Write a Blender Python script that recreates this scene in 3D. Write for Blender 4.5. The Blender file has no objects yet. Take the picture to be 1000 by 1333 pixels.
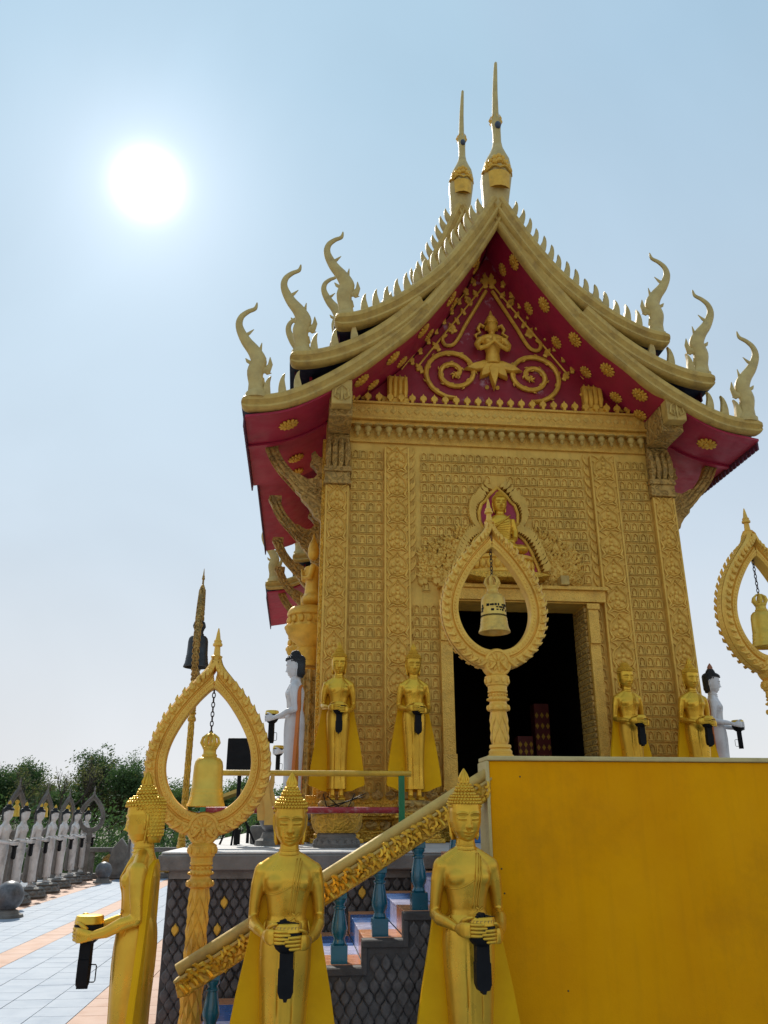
import bpy, bmesh, math, random
import numpy as np
from mathutils import Vector, Matrix
R = math.radians
rnd = random.Random(7)
sc = bpy.context.scene
col = sc.collection

# ------------------------------------------------------------------ camera, sky, sun, exposure
CAM_H = 1.7; PITCH = R(21.0); YAW = R(5.8); FPX = 1050.0
cam = bpy.data.cameras.new('camera'); cam.sensor_fit = 'VERTICAL'; cam.sensor_height = 36
cam.lens = 36*FPX/1333; cam.clip_end = 5000; cam.clip_start = 0.05
camo = bpy.data.objects.new('camera', cam); col.objects.link(camo)
camo.location = (0, 0, CAM_H); camo.rotation_euler = (R(90)+PITCH, 0, -YAW)
sc.camera = camo
SUN_EL, SUN_AZ = R(41.3), R(14.6)          # azimuth measured from +Y towards -X
sun_dir = Vector((-math.sin(SUN_AZ)*math.cos(SUN_EL), math.cos(SUN_AZ)*math.cos(SUN_EL), math.sin(SUN_EL)))
w = bpy.data.worlds.new('World'); sc.world = w; w.use_nodes = True
nt = w.node_tree; nt.nodes.clear()
def N(t, **k):
    n = nt.nodes.new(t)
    for a, b in k.items(): setattr(n, a, b)
    return n
sky = N('ShaderNodeTexSky', sky_type='NISHITA', sun_disc=False, sun_elevation=SUN_EL, sun_rotation=-SUN_AZ,
        air_density=1.0, dust_density=2.2, ozone_density=2.2, altitude=0)
bg = N('ShaderNodeBackground'); bg.inputs[1].default_value = 0.0725
tc = N('ShaderNodeTexCoord')
# thin white haze that thickens towards the horizon
sep = N('ShaderNodeSeparateXYZ'); nt.links.new(tc.outputs['Generated'], sep.inputs[0])
mr = N('ShaderNodeMapRange', interpolation_type='SMOOTHERSTEP'); nt.links.new(sep.outputs[2], mr.inputs[0])
mr.inputs[1].default_value = -0.05; mr.inputs[2].default_value = 0.85; mr.inputs[3].default_value = 0.95; mr.inputs[4].default_value = 0.86
hz = N('ShaderNodeMix', data_type='RGBA')
cap = N('ShaderNodeVectorMath', operation='MINIMUM'); cap.inputs[1].default_value = (4.6, 6.1, 7.4)   # no wide white bloom of dust round the sun
nt.links.new(sky.outputs[0], cap.inputs[0])
nt.links.new(mr.outputs[0], hz.inputs[0]); nt.links.new(cap.outputs[0], hz.inputs[6])
ramp = N('ShaderNodeValToRGB'); nt.links.new(sep.outputs[2], ramp.inputs[0])
ramp.color_ramp.elements[0].position = 0.0; ramp.color_ramp.elements[0].color = (8.1, 8.0, 8.0, 1)
ramp.color_ramp.elements[1].position = 0.75; ramp.color_ramp.elements[1].color = (3.9, 5.7, 7.2, 1)
e = ramp.color_ramp.elements.new(0.3); e.color = (6.0, 6.95, 7.9, 1)
nt.links.new(ramp.outputs[0], hz.inputs[7]); tn = N('ShaderNodeTexNoise'); tn.inputs['Scale'].default_value = 2.2; tn.inputs['Detail'].default_value = 5; tn.inputs['Distortion'].default_value = 0.8
nt.links.new(tc.outputs['Generated'], tn.inputs['Vector'])
tm = N('ShaderNodeMapRange'); nt.links.new(tn.outputs[0], tm.inputs[0])           # faint uneven haze
for i_, v_ in enumerate((0.3, 0.75, 0.955, 1.06)): tm.inputs[i_+1].default_value = v_
vs = N('ShaderNodeVectorMath', operation='SCALE'); nt.links.new(hz.outputs[2], vs.inputs[0]); nt.links.new(tm.outputs[0], vs.inputs['Scale'])
nt.links.new(vs.outputs[0], bg.inputs[0])
# sun glare: blown disc and aureole
dot = N('ShaderNodeVectorMath', operation='DOT_PRODUCT'); dot.inputs[1].default_value = sun_dir
nt.links.new(tc.outputs['Generated'], dot.inputs[0])
ac = N('ShaderNodeMath', operation='ARCCOSINE'); nt.links.new(dot.outputs['Value'], ac.inputs[0])
def glow(sig, amp, pw=1.0):
    d = N('ShaderNodeMath', operation='DIVIDE'); nt.links.new(ac.outputs[0], d.inputs[0]); d.inputs[1].default_value = sig
    p = N('ShaderNodeMath', operation='POWER'); nt.links.new(d.outputs[0], p.inputs[0]); p.inputs[1].default_value = pw
    m = N('ShaderNodeMath', operation='MULTIPLY'); nt.links.new(p.outputs[0], m.inputs[0]); m.inputs[1].default_value = -1
    x = N('ShaderNodeMath', operation='EXPONENT'); nt.links.new(m.outputs[0], x.inputs[0])
    a = N('ShaderNodeMath', operation='MULTIPLY'); nt.links.new(x.outputs[0], a.inputs[0]); a.inputs[1].default_value = amp
    return a
g1 = glow(R(1.25), 2.4, 1.8); g2 = glow(R(3.6), 0.30, 1.0); g3 = glow(R(13), 0.085, 1.3)
s1 = N('ShaderNodeMath', operation='ADD'); nt.links.new(g1.outputs[0], s1.inputs[0]); nt.links.new(g2.outputs[0], s1.inputs[1])
s2 = N('ShaderNodeMath', operation='ADD'); nt.links.new(s1.outputs[0], s2.inputs[0]); nt.links.new(g3.outputs[0], s2.inputs[1])
bg2 = N('ShaderNodeBackground'); bg2.inputs[0].default_value = (1.0, 0.95, 0.97, 1); nt.links.new(s2.outputs[0], bg2.inputs[1])
ad = N('ShaderNodeAddShader'); nt.links.new(bg.outputs[0], ad.inputs[0]); nt.links.new(bg2.outputs[0], ad.inputs[1])
wo = N('ShaderNodeOutputWorld'); nt.links.new(ad.outputs[0], wo.inputs[0])
sl = bpy.data.lights.new('sun', 'SUN'); sl.energy = 2.8; sl.angle = R(0.53); sl.color = (1, 0.95, 0.86)
so = bpy.data.objects.new('sun', sl); col.objects.link(so)
so.rotation_euler = (-sun_dir).to_track_quat('-Z', 'Y').to_euler()
sc.view_settings.view_transform = 'Standard'; sc.view_settings.look = 'None'
sc.view_settings.exposure = 0.55; sc.view_settings.gamma = 1; sc.view_settings.use_curve_mapping = False
sc.render.engine = 'CYCLES'; sc.cycles.max_bounces = 8; sc.cycles.diffuse_bounces = 5

# ------------------------------------------------------------------ helpers
def at(x, y, Y):
    """point on the real plane at depth Y seen at photograph pixel x, y (used to read off sizes)"""
    u = 666.5-y; r = x-500
    up = u*math.cos(PITCH)+FPX*math.sin(PITCH); f = FPX*math.cos(PITCH)-u*math.sin(PITCH)
    X, D = r*math.cos(YAW)+f*math.sin(YAW), f*math.cos(YAW)-r*math.sin(YAW)
    return Vector((X*Y/D, Y, CAM_H+up*Y/D))

def crom(pts, n=6):
    P = [np.array(p, float) for p in pts]; out = []
    for i in range(len(P)-1):
        p0 = P[max(i-1, 0)]; p1 = P[i]; p2 = P[i+1]; p3 = P[min(i+2, len(P)-1)]
        for k in range(n):
            t = k/n
            out.append(0.5*((2*p1)+(-p0+p2)*t+(2*p0-5*p1+4*p2-p3)*t*t+(-p0+3*p1-3*p2+p3)*t**3))
    out.append(P[-1]); return out

class MB:
    def __init__(s): s.v = []; s.f = []
    def add(s, V, F):
        o = len(s.v); s.v.extend([tuple(map(float, p)) for p in V]); s.f.extend([tuple(i+o for i in f) for f in F]); return s
    def b(s, x0, x1, y0, y1, z0, z1):
        return s.add([(x0,y0,z0),(x1,y0,z0),(x1,y1,z0),(x0,y1,z0),(x0,y0,z1),(x1,y0,z1),(x1,y1,z1),(x0,y1,z1)],
                     [(0,3,2,1),(4,5,6,7),(0,1,5,4),(1,2,6,5),(2,3,7,6),(3,0,4,7)])
    def loft(s, secs, cap=True, closed=False):
        n = len(secs[0]); V = [p for q in secs for p in q]; F = []
        m = len(secs)
        for i in range(m if closed else m-1):
            j = (i+1) % m
            for k in range(n):
                F.append((i*n+k, i*n+(k+1) % n, j*n+(k+1) % n, j*n+k))
        if cap and not closed:
            F.append(tuple(range(n-1, -1, -1))); F.append(tuple((m-1)*n+k for k in range(n)))
        return s.add(V, F)
    def lathe(s, prof, n=16, c=(0,0,0), sx=1, sy=1, a0=0, a1=2*math.pi, lean=(0,0)):
        secs = []; z0 = prof[0][1]
        for r, z in prof:
            r = max(r, 1e-4)
            secs.append([(c[0]+r*sx*math.cos(a0+(a1-a0)*k/n)+lean[0]*(z-z0), c[1]+r*sy*math.sin(a0+(a1-a0)*k/n)+lean[1]*(z-z0), c[2]+z) for k in range(n)])
        return s.loft(secs)
    def tube(s, pts, rad, n=8, sx=1.0, sy=1.0, closed=False):
        P = [Vector(p) for p in pts]; m = len(P)
        if not hasattr(rad, '__len__'): rad = [rad]*m
        secs = []; u = None
        for i in range(m):
            if closed: t = (P[(i+1) % m]-P[i-1])
            else: t = (P[min(i+1, m-1)]-P[max(i-1, 0)])
            t.normalize()
            if u is None:
                a = Vector((0,1,0)) if abs(t.y) < 0.9 else Vector((1,0,0))
                u = (a-t*a.dot(t)).normalized()
            else:
                u = (u-t*u.dot(t)); u.normalize()
            v = t.cross(u)
            secs.append([P[i]+u*(rad[i]*sy*math.cos(2*math.pi*k/n))+v*(rad[i]*sx*math.sin(2*math.pi*k/n)) for k in range(n)])
        return s.loft(secs, closed=closed)
    def prism(s, poly, y0, y1, bev=0.0, f=None):
        """outline in x,z extruded along y (front y0 may be narrowed by bev towards the centroid)"""
        n = len(poly); cx = sum(p[0] for p in poly)/n; cz = sum(p[1] for p in poly)/n
        def sh(k): return [(p[0]+(cx-p[0])*k, p[1]+(cz-p[1])*k) for p in poly]
        secs = []
        if bev: secs += [[(x, y0, z) for x, z in sh(bev)], [(x, y0+(y1-y0)*0.35, z) for x, z in poly]]
        else: secs += [[(x, y0, z) for x, z in poly]]
        secs += [[(x, y1, z) for x, z in poly]]
        o = len(s.v); s.loft(secs)
        if f: s.v[o:] = [tuple(f(Vector(p))) for p in s.v[o:]]
        return s
    def sph(s, c, r, nu=10, nv=6):
        if not hasattr(r, '__len__'): r = (r, r, r)
        secs = [[(c[0]+r[0]*math.cos(2*math.pi*k/nu)*math.sin(math.pi*(i+.02)/(nv+.04)), c[1]+r[1]*math.sin(2*math.pi*k/nu)*math.sin(math.pi*(i+.02)/(nv+.04)),
                 c[2]-r[2]*math.cos(math.pi*(i+.02)/(nv+.04))) for k in range(nu)] for i in range(nv+1)]
        return s.loft(secs)
    def xf(s, M, start=0):
        s.v[start:] = [tuple(M @ Vector(p)) for p in s.v[start:]]; return s
    def join(s, o, M=None):
        return s.add([M @ Vector(p) for p in o.v] if M is not None else o.v, o.f)
    def mesh(s, name, sharp=38):
        me = bpy.data.meshes.new(name); me.from_pydata(s.v, [], s.f)
        bm = bmesh.new(); bm.from_mesh(me); bmesh.ops.recalc_face_normals(bm, faces=bm.faces); bm.to_mesh(me); bm.free()
        me.polygons.foreach_set('use_smooth', [True]*len(me.polygons))
        if sharp: me.set_sharp_from_angle(angle=R(sharp))
        me.update(); return me

def link(name, me, mat, parent=None, loc=None, bevel=0):
    o = bpy.data.objects.new(name, me); col.objects.link(o)
    if mat is not None:
        if not me.materials: me.materials.append(mat)
        if me.materials[0] != mat:
            o.material_slots[0].link = 'OBJECT'; o.material_slots[0].material = mat
    if parent is not None: o.parent = parent
    if loc is not None: o.location = loc
    if bevel:
        b = o.modifiers.new('bevel', 'BEVEL'); b.width = bevel; b.segments = 2; b.limit_method = 'ANGLE'; b.angle_limit = R(40)
    return o
def part(name, mb, mat, parent=None, loc=None, bevel=0, sharp=38, **k):
    o = link(name, mb.mesh(name, sharp) if isinstance(mb, MB) else mb, mat, parent, loc, bevel)
    for a, b in k.items(): o[a] = b
    return o
def empty(name, label, cat, loc=(0,0,0), rz=0, group=None, s=1):
    o = bpy.data.objects.new(name, None); col.objects.link(o); o.empty_display_size = 0.2
    o.location = loc; o.rotation_euler = (0,0,rz); o.scale = (s,s,s); o['label'] = label; o['category'] = cat
    if group: o['group'] = group
    return o
def tag(o, label, cat, group=None):
    o['label'] = label; o['category'] = cat
    if group: o['group'] = group
    return o

# ------------------------------------------------------------------ materials
def mat(name, c1, c2=None, rough=0.6, metal=0.0, ns=6.0, bump=0.0, bs=40.0, carve=0.0, cs=14.0, dirt=0.0, dcol=(0.03,0.02,0.012), ds=3.0, coat=0.0, spec=0.5, rv=0.12, streak=0.0, lo=0.35, hi=0.7, patch=False, ov=0.0):
    m = bpy.data.materials.new(name); m.use_nodes = True; t = m.node_tree; n = t.nodes; L = t.links
    B = n['Principled BSDF']; B.inputs['Roughness'].default_value = rough; B.inputs['Metallic'].default_value = metal
    B.inputs['Specular IOR Level'].default_value = spec; B.inputs['Coat Weight'].default_value = coat; B.inputs['Coat Roughness'].default_value = 0.15
    tcn = n.new('ShaderNodeTexCoord'); oi = n.new('ShaderNodeObjectInfo')
    off = n.new('ShaderNodeVectorMath'); off.operation = 'MULTIPLY_ADD'
    L.new(oi.outputs['Random'], off.inputs[0]); off.inputs[1].default_value = (37, 19, 53); L.new(tcn.outputs['Object'], off.inputs[2])
    V = off.outputs[0]
    def noise(sc_, d=6, r=0.6):
        k = n.new('ShaderNodeTexNoise'); k.inputs['Scale'].default_value = sc_; k.inputs['Detail'].default_value = d; k.inputs['Roughness'].default_value = r; L.new(V, k.inputs['Vector']); return k
    def mr(src, a, b, c, d):
        k = n.new('ShaderNodeMapRange'); L.new(src, k.inputs[0]); 
        for i, x in enumerate((a, b, c, d)): k.inputs[i+1].default_value = x
        return k.outputs[0]
    def mix(fac, a, b):
        k = n.new('ShaderNodeMix'); k.data_type = 'RGBA'
        for s_, x in ((0, fac), (6, a), (7, b)):
            if isinstance(x, tuple): k.inputs[s_].default_value = (*x, 1)
            elif isinstance(x, (int, float)): k.inputs[s_].default_value = x
            else: L.new(x, k.inputs[s_])
        return k.outputs[2]
    n1 = noise(ns); c2 = c2 or tuple(x*0.72 for x in c1)
    C = mix(mr(n1.outputs[0], lo, hi, 0, 1), c1, c2)
    H = None
    if carve:
        vo = n.new('ShaderNodeTexVoronoi'); vo.feature = 'SMOOTH_F1'; vo.inputs['Scale'].default_value = cs
        nd = noise(cs*0.45, 2)
        dv = n.new('ShaderNodeVectorMath'); dv.operation = 'MULTIPLY_ADD'; L.new(nd.outputs['Color'], dv.inputs[0]); dv.inputs[1].default_value = (0.16*14/cs,)*3; L.new(V, dv.inputs[2])
        L.new(dv.outputs[0], vo.inputs['Vector'])
        sn = n.new('ShaderNodeMath'); sn.operation = 'SINE'; mu = n.new('ShaderNodeMath'); mu.operation = 'MULTIPLY'; mu.inputs[1].default_value = 17
        L.new(vo.outputs['Distance'], mu.inputs[0]); L.new(mu.outputs[0], sn.inputs[0]); H = sn.outputs[0]
        C = mix(mr(H, -1, -0.25, carve*0.75, 0), C, tuple(x*0.22 for x in c1))  # crevice shade and grime put into colour: hollows of the carving darkened
    if dirt:
        n2 = noise(ds, 9, 0.7); C = mix(mr(n2.outputs[0], 0.60 if patch else 0.5, 0.72 if patch else 0.78, 0, dirt), C, dcol)
    if streak:
        mp = n.new('ShaderNodeMapping'); mp.inputs['Scale'].default_value = (9, 9, 0.5); L.new(V, mp.inputs[0])
        n4 = n.new('ShaderNodeTexNoise'); n4.inputs['Scale'].default_value = 1.6; n4.inputs['Detail'].default_value = 7; L.new(mp.outputs[0], n4.inputs['Vector'])
        C = mix(mr(n4.outputs[0], 0.5, 0.8, 0, streak), C, dcol)
    if ov: C = mix(mr(oi.outputs['Random'], 0, 1, 0, ov), C, tuple(x*0.25 for x in c1))
    L.new(C, B.inputs['Base Color'])
    n3 = noise(ns*2.3, 5); L.new(mr(n3.outputs[0], 0.3, 0.7, max(rough-rv, 0.02), min(rough+rv, 1)), B.inputs['Roughness'])
    if bump or carve:
        nb = noise(bs, 8, 0.65); bp = n.new('ShaderNodeBump'); bp.inputs['Strength'].default_value = bump or 0.2; bp.inputs['Distance'].default_value = 0.01
        L.new(nb.outputs[0], bp.inputs['Height'])
        if carve:
            b2 = n.new('ShaderNodeBump'); b2.inputs['Strength'].default_value = carve; b2.inputs['Distance'].default_value = 0.012
            L.new(H, b2.inputs['Height']); L.new(bp.outputs[0], b2.inputs['Normal']); bp = b2
        L.new(bp.outputs[0], B.inputs['Normal'])
    return m
GOLD = mat('gold_paint', (0.80,0.475,0.042), (0.64,0.35,0.028), 0.33, 0.66, 3, 0.035, 60, dirt=0.4, dcol=(0.24,0.13,0.02), ds=2.2)
GOLDR = mat('gold_robe_paint', (0.80,0.425,0.004), (0.70,0.345,0.003), 0.55, 0.1, 3, 0.05, 60, dirt=0.35, dcol=(0.34,0.17,0.012), ds=2.0, spec=0.12)
GOLDL = mat('gold_paint_matte', (0.82,0.47,0.055), (0.66,0.35,0.035), 0.5, 0.3, 7, 0.25, 60, dirt=0.5, dcol=(0.12,0.07,0.025), ds=6)
GOLDC = mat('gold_carved', (0.80,0.45,0.045), (0.62,0.33,0.03), 0.42, 0.35, 7, 0.2, 60, carve=0.5, cs=20, dirt=0.4, dcol=(0.14,0.08,0.02), ds=5)
GOLDA = mat('gold_carved_fine', (0.84,0.49,0.08), (0.70,0.38,0.055), 0.5, 0.25, 7, 0.2, 60, carve=0.28, cs=34, dirt=0.35, dcol=(0.14,0.08,0.03), ds=5)
WALLG = mat('facade_gold', (0.83,0.52,0.110), (0.69,0.41,0.075), 0.55, 0.1, 3, 0.25, 50, dirt=0.45, dcol=(0.15,0.09,0.03), ds=2.2, streak=0.25, spec=0.25, ov=0.16)
PILG = mat('pilaster_gold', (0.86,0.525,0.105), (0.73,0.42,0.070), 0.52, 0.12, 4, 0.3, 55, dirt=0.4, dcol=(0.15,0.09,0.03), ds=3, streak=0.2, spec=0.25, ov=0.10)
BROWNG = mat('weathered_gold', (0.56,0.34,0.085), (0.42,0.235,0.055), 0.6, 0.2, 5, 0.3, 50, carve=0.7, cs=11, dirt=0.5, ds=4)
PALE = mat('pale_gold_trim', (0.62,0.42,0.105), (0.50,0.315,0.072), 0.6, 0.08, 5, 0.3, 45, dirt=0.55, dcol=(0.20,0.13,0.05), ds=5, streak=0.3)
PALEW = mat('pale_cream_finial', (0.60,0.445,0.155), (0.48,0.335,0.105), 0.55, 0.08, 6, 0.25, 45, dirt=0.45, dcol=(0.22,0.15,0.07), ds=7)
RED = mat('crimson_paint', (0.42,0.016,0.055), (0.34,0.012,0.045), 0.55, 0, 2.5, 0.15, 30, dirt=0.4, dcol=(0.08,0.006,0.02), ds=1.6)
REDF = mat('faded_crimson', (0.30,0.005,0.018), (0.23,0.003,0.014), 0.6, 0, 2.5, 0.15, 30, dirt=0.75, dcol=(0.60,0.42,0.48), ds=2.6, patch=True)
PURP = mat('dark_eave_board', (0.10,0.02,0.05), None, 0.6)
NAVY = mat('navy_roof_tile', (0.02,0.03,0.06), (0.04,0.05,0.08), 0.5, 0, 8, 0.3, 30)
OCHRE = mat('ochre_wall_paint', (0.86,0.36,0.001), (0.78,0.30,0.001), 0.75, 0, 1.3, 0.25, 90, dirt=0.45, dcol=(0.34,0.14,0.008), ds=1.1, streak=0.16, spec=0.08)
CREAM = mat('cream_coping', (0.60,0.47,0.20), (0.5,0.38,0.15), 0.6, 0, 5, 0.3, 60, dirt=0.5, dcol=(0.2,0.14,0.06), ds=6)
TEAL = mat('teal_glaze', (0.006,0.125,0.19), (0.004,0.085,0.14), 0.22, 0, 5, 0.1, 30, coat=0.5, dirt=0.3, dcol=(0.01,0.03,0.05), ds=8)
DARKST = mat('dark_stone', (0.075,0.068,0.066), (0.045,0.038,0.036), 0.75, 0, 9, 0.6, 50, dirt=0.6, dcol=(0.02,0.016,0.014), ds=7)
SCALE = mat('stone_scale', (0.125,0.112,0.108), (0.055,0.047,0.045), 0.65, 0, 14, 0.5, 60, dirt=0.6, dcol=(0.03,0.024,0.022), ds=9)
CONC = mat('grey_stone', (0.22,0.20,0.18), (0.13,0.115,0.10), 0.8, 0, 5, 0.5, 40, dirt=0.7, dcol=(0.035,0.03,0.025), ds=4)
PAVE = mat('pale_platform_stone', (0.50,0.48,0.46), (0.42,0.40,0.39), 0.6, 0, 3, 0.3, 60, dirt=0.35, dcol=(0.15,0.13,0.12), ds=6)
TBLUE = mat('pale_blue_tile', (0.37,0.45,0.60), (0.30,0.38,0.53), 0.28, 0, 2.5, 0.05, 30, dirt=0.25, dcol=(0.25,0.24,0.24), ds=3)
TORNG = mat('orange_tile', (0.62,0.27,0.13), (0.55,0.22,0.10), 0.28, 0, 2.5, 0.05, 30, dirt=0.25, dcol=(0.3,0.18,0.12), ds=3)
TDBLUE = mat('deep_blue_tile', (0.06,0.15,0.38), (0.05,0.12,0.3), 0.22, 0, 3, 0.05, 30)
TLAV = mat('lavender_tile', (0.52,0.50,0.66), (0.45,0.43,0.60), 0.25, 0, 3, 0.05, 30, dirt=0.2, dcol=(0.3,0.28,0.3))
GROUT = mat('grout', (0.30,0.32,0.35), None, 0.9)
BLACK = mat('black_lacquer', (0.008,0.008,0.009), (0.012,0.012,0.013), 0.6, 0, 8, 0.1, 60, spec=0.12)
BELLD = mat('dark_bell_bronze', (0.045,0.05,0.055), (0.03,0.03,0.03), 0.5, 0.5, 6, 0.2, 40)
BELLW = mat('worn_bell_gold', (0.80,0.52,0.10), (0.62,0.38,0.07), 0.45, 0.3, 7, 0.25, 50, dirt=0.55, dcol=(0.05,0.045,0.04), ds=7)
BELLG = mat('bell_gold', (0.78,0.52,0.07), (0.66,0.42,0.05), 0.42, 0.4, 7, 0.2, 50, dirt=0.4, dcol=(0.2,0.12,0.03), ds=6)
IRON = mat('chain_iron', (0.07,0.05,0.045), None, 0.6, 0.6)
WHITE = mat('white_statue_paint', (0.70,0.68,0.68), (0.60,0.57,0.57), 0.5, 0, 5, 0.1, 50, dirt=0.4, dcol=(0.32,0.28,0.26), ds=5)
WHITEF = mat('weathered_white_statue', (0.78,0.74,0.71), (0.62,0.57,0.54), 0.65, 0, 5, 0.2, 40, dirt=0.7, dcol=(0.10,0.085,0.08), ds=4)
HAIR = mat('black_hair_paint', (0.018,0.02,0.024), None, 0.45)
ORANGE = mat('orange_robe_paint', (0.62,0.17,0.02), (0.52,0.13,0.015), 0.5, 0, 4, 0.1, 40, dirt=0.3, dcol=(0.3,0.07,0.01))
PINKT = mat('terracotta_flame', (0.45,0.20,0.12), None, 0.6)
RAILY = mat('yellow_rail_paint', (0.62,0.36,0.02), None, 0.4, dirt=0.3)
RAILR = mat('red_rail_paint', (0.33,0.015,0.02), None, 0.45, dirt=0.7, dcol=(0.45,0.32,0.3), ds=22)
RAILG = mat('green_post_paint', (0.01,0.17,0.06), None, 0.4)
DARKIN = mat('interior_shade', (0.03,0.022,0.018), None, 0.8)  # hall's shade put into a near-black colour for floor, ceiling and lining
LATT = mat('red_lattice_column', (0.22,0.03,0.02), (0.14,0.02,0.015), 0.5)
BLUEP = mat('blue_plastic', (0.02,0.16,0.42), None, 0.4)
SOIL = mat('dry_ground', (0.16,0.13,0.08), (0.10,0.10,0.05), 0.95, 0, 0.3, 0.5, 3)
BARK = mat('bark', (0.08,0.06,0.045), None, 0.9, bump=0.5)
def leafmat(name, c, c2):
    m = mat(name, c, c2, 0.7, 0, 0.9, spec=0.12); B = m.node_tree.nodes['Principled BSDF']
    t = m.node_tree; tr = t.nodes.new('ShaderNodeBsdfTranslucent'); tr.inputs[0].default_value = (c[0]*1.5, c[1]*1.5, c[2]*0.9, 1)
    mx = t.nodes.new('ShaderNodeMixShader'); mx.inputs[0].default_value = 0.35
    out = t.nodes['Material Output']; t.links.new(B.outputs[0], mx.inputs[1]); t.links.new(tr.outputs[0], mx.inputs[2]); t.links.new(mx.outputs[0], out.inputs[0]); return m
ARCHG = mat('arch_gold', (0.85,0.495,0.075), (0.72,0.39,0.05), 0.48, 0.25, 7, 0.2, 60, dirt=0.3, dcol=(0.2,0.11,0.03), ds=6)
LEAF = [leafmat('dark_green_leaf', (0.050,0.095,0.042), (0.075,0.12,0.048)), leafmat('mid_green_leaf', (0.075,0.13,0.05), (0.10,0.145,0.06)), leafmat('olive_leaf', (0.11,0.12,0.055), (0.12,0.115,0.055))]
RIBBON = mat('gold_ribbon', (0.70,0.40,0.08), None, 0.5)
# ------------------------------------------------------------------ standing statue meshes (facing -Y, feet at z=0)
def ell(a, b, z, yc=0, n=40, p=2.3, fn=None):
    out = []
    for k in range(n):
        t = 2*math.pi*k/n; c, s_ = math.cos(t), math.sin(t)
        x = a*math.copysign(abs(c)**(2/p), c); y = b*math.copysign(abs(s_)**(2/p), s_)
        out.append((x, y+yc+(fn(x, y, z) if fn else 0), z))
    return out
TORSO = [(.86,.150,.105,0),(.98,.152,.108,0),(1.06,.132,.100,0),(1.13,.115,.094,0),(1.20,.124,.098,0),(1.27,.146,.106,-.002),(1.32,.160,.106,0),(1.365,.150,.094,0),(1.405,.105,.078,0),(1.435,.072,.066,-.002),(1.465,.060,.060,-.005),(1.54,.055,.058,-.008)]
def torso_front(x, z):
    for (z0,a0,b0,y0),(z1,a1,b1,y1) in zip(TORSO, TORSO[1:]):
        if z0 <= z <= z1:
            t = (z-z0)/(z1-z0); a, b = a0+(a1-a0)*t, b0+(b1-b0)*t
            return -b*max(1-abs(x/a)**2.3, 0)**(1/2.3)
    return -.1
BOWL_Y = -.268
def remeshed(mb, vox, smooth=5):
    me = mb.mesh('tmp', 0); o = bpy.data.objects.new('tmp', me); col.objects.link(o)
    r = o.modifiers.new('r', 'REMESH'); r.mode = 'VOXEL'; r.voxel_size = vox
    s_ = o.modifiers.new('s', 'SMOOTH'); s_.factor = 0.5; s_.iterations = smooth
    dg = bpy.context.evaluated_depsgraph_get(); dg.update(); ev = o.evaluated_get(dg); m2 = ev.to_mesh()
    out = MB(); out.add([tuple(v.co) for v in m2.vertices], [tuple(p.vertices) for p in m2.polygons])
    ev.to_mesh_clear(); bpy.data.objects.remove(o); bpy.data.meshes.remove(me); return out

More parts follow.
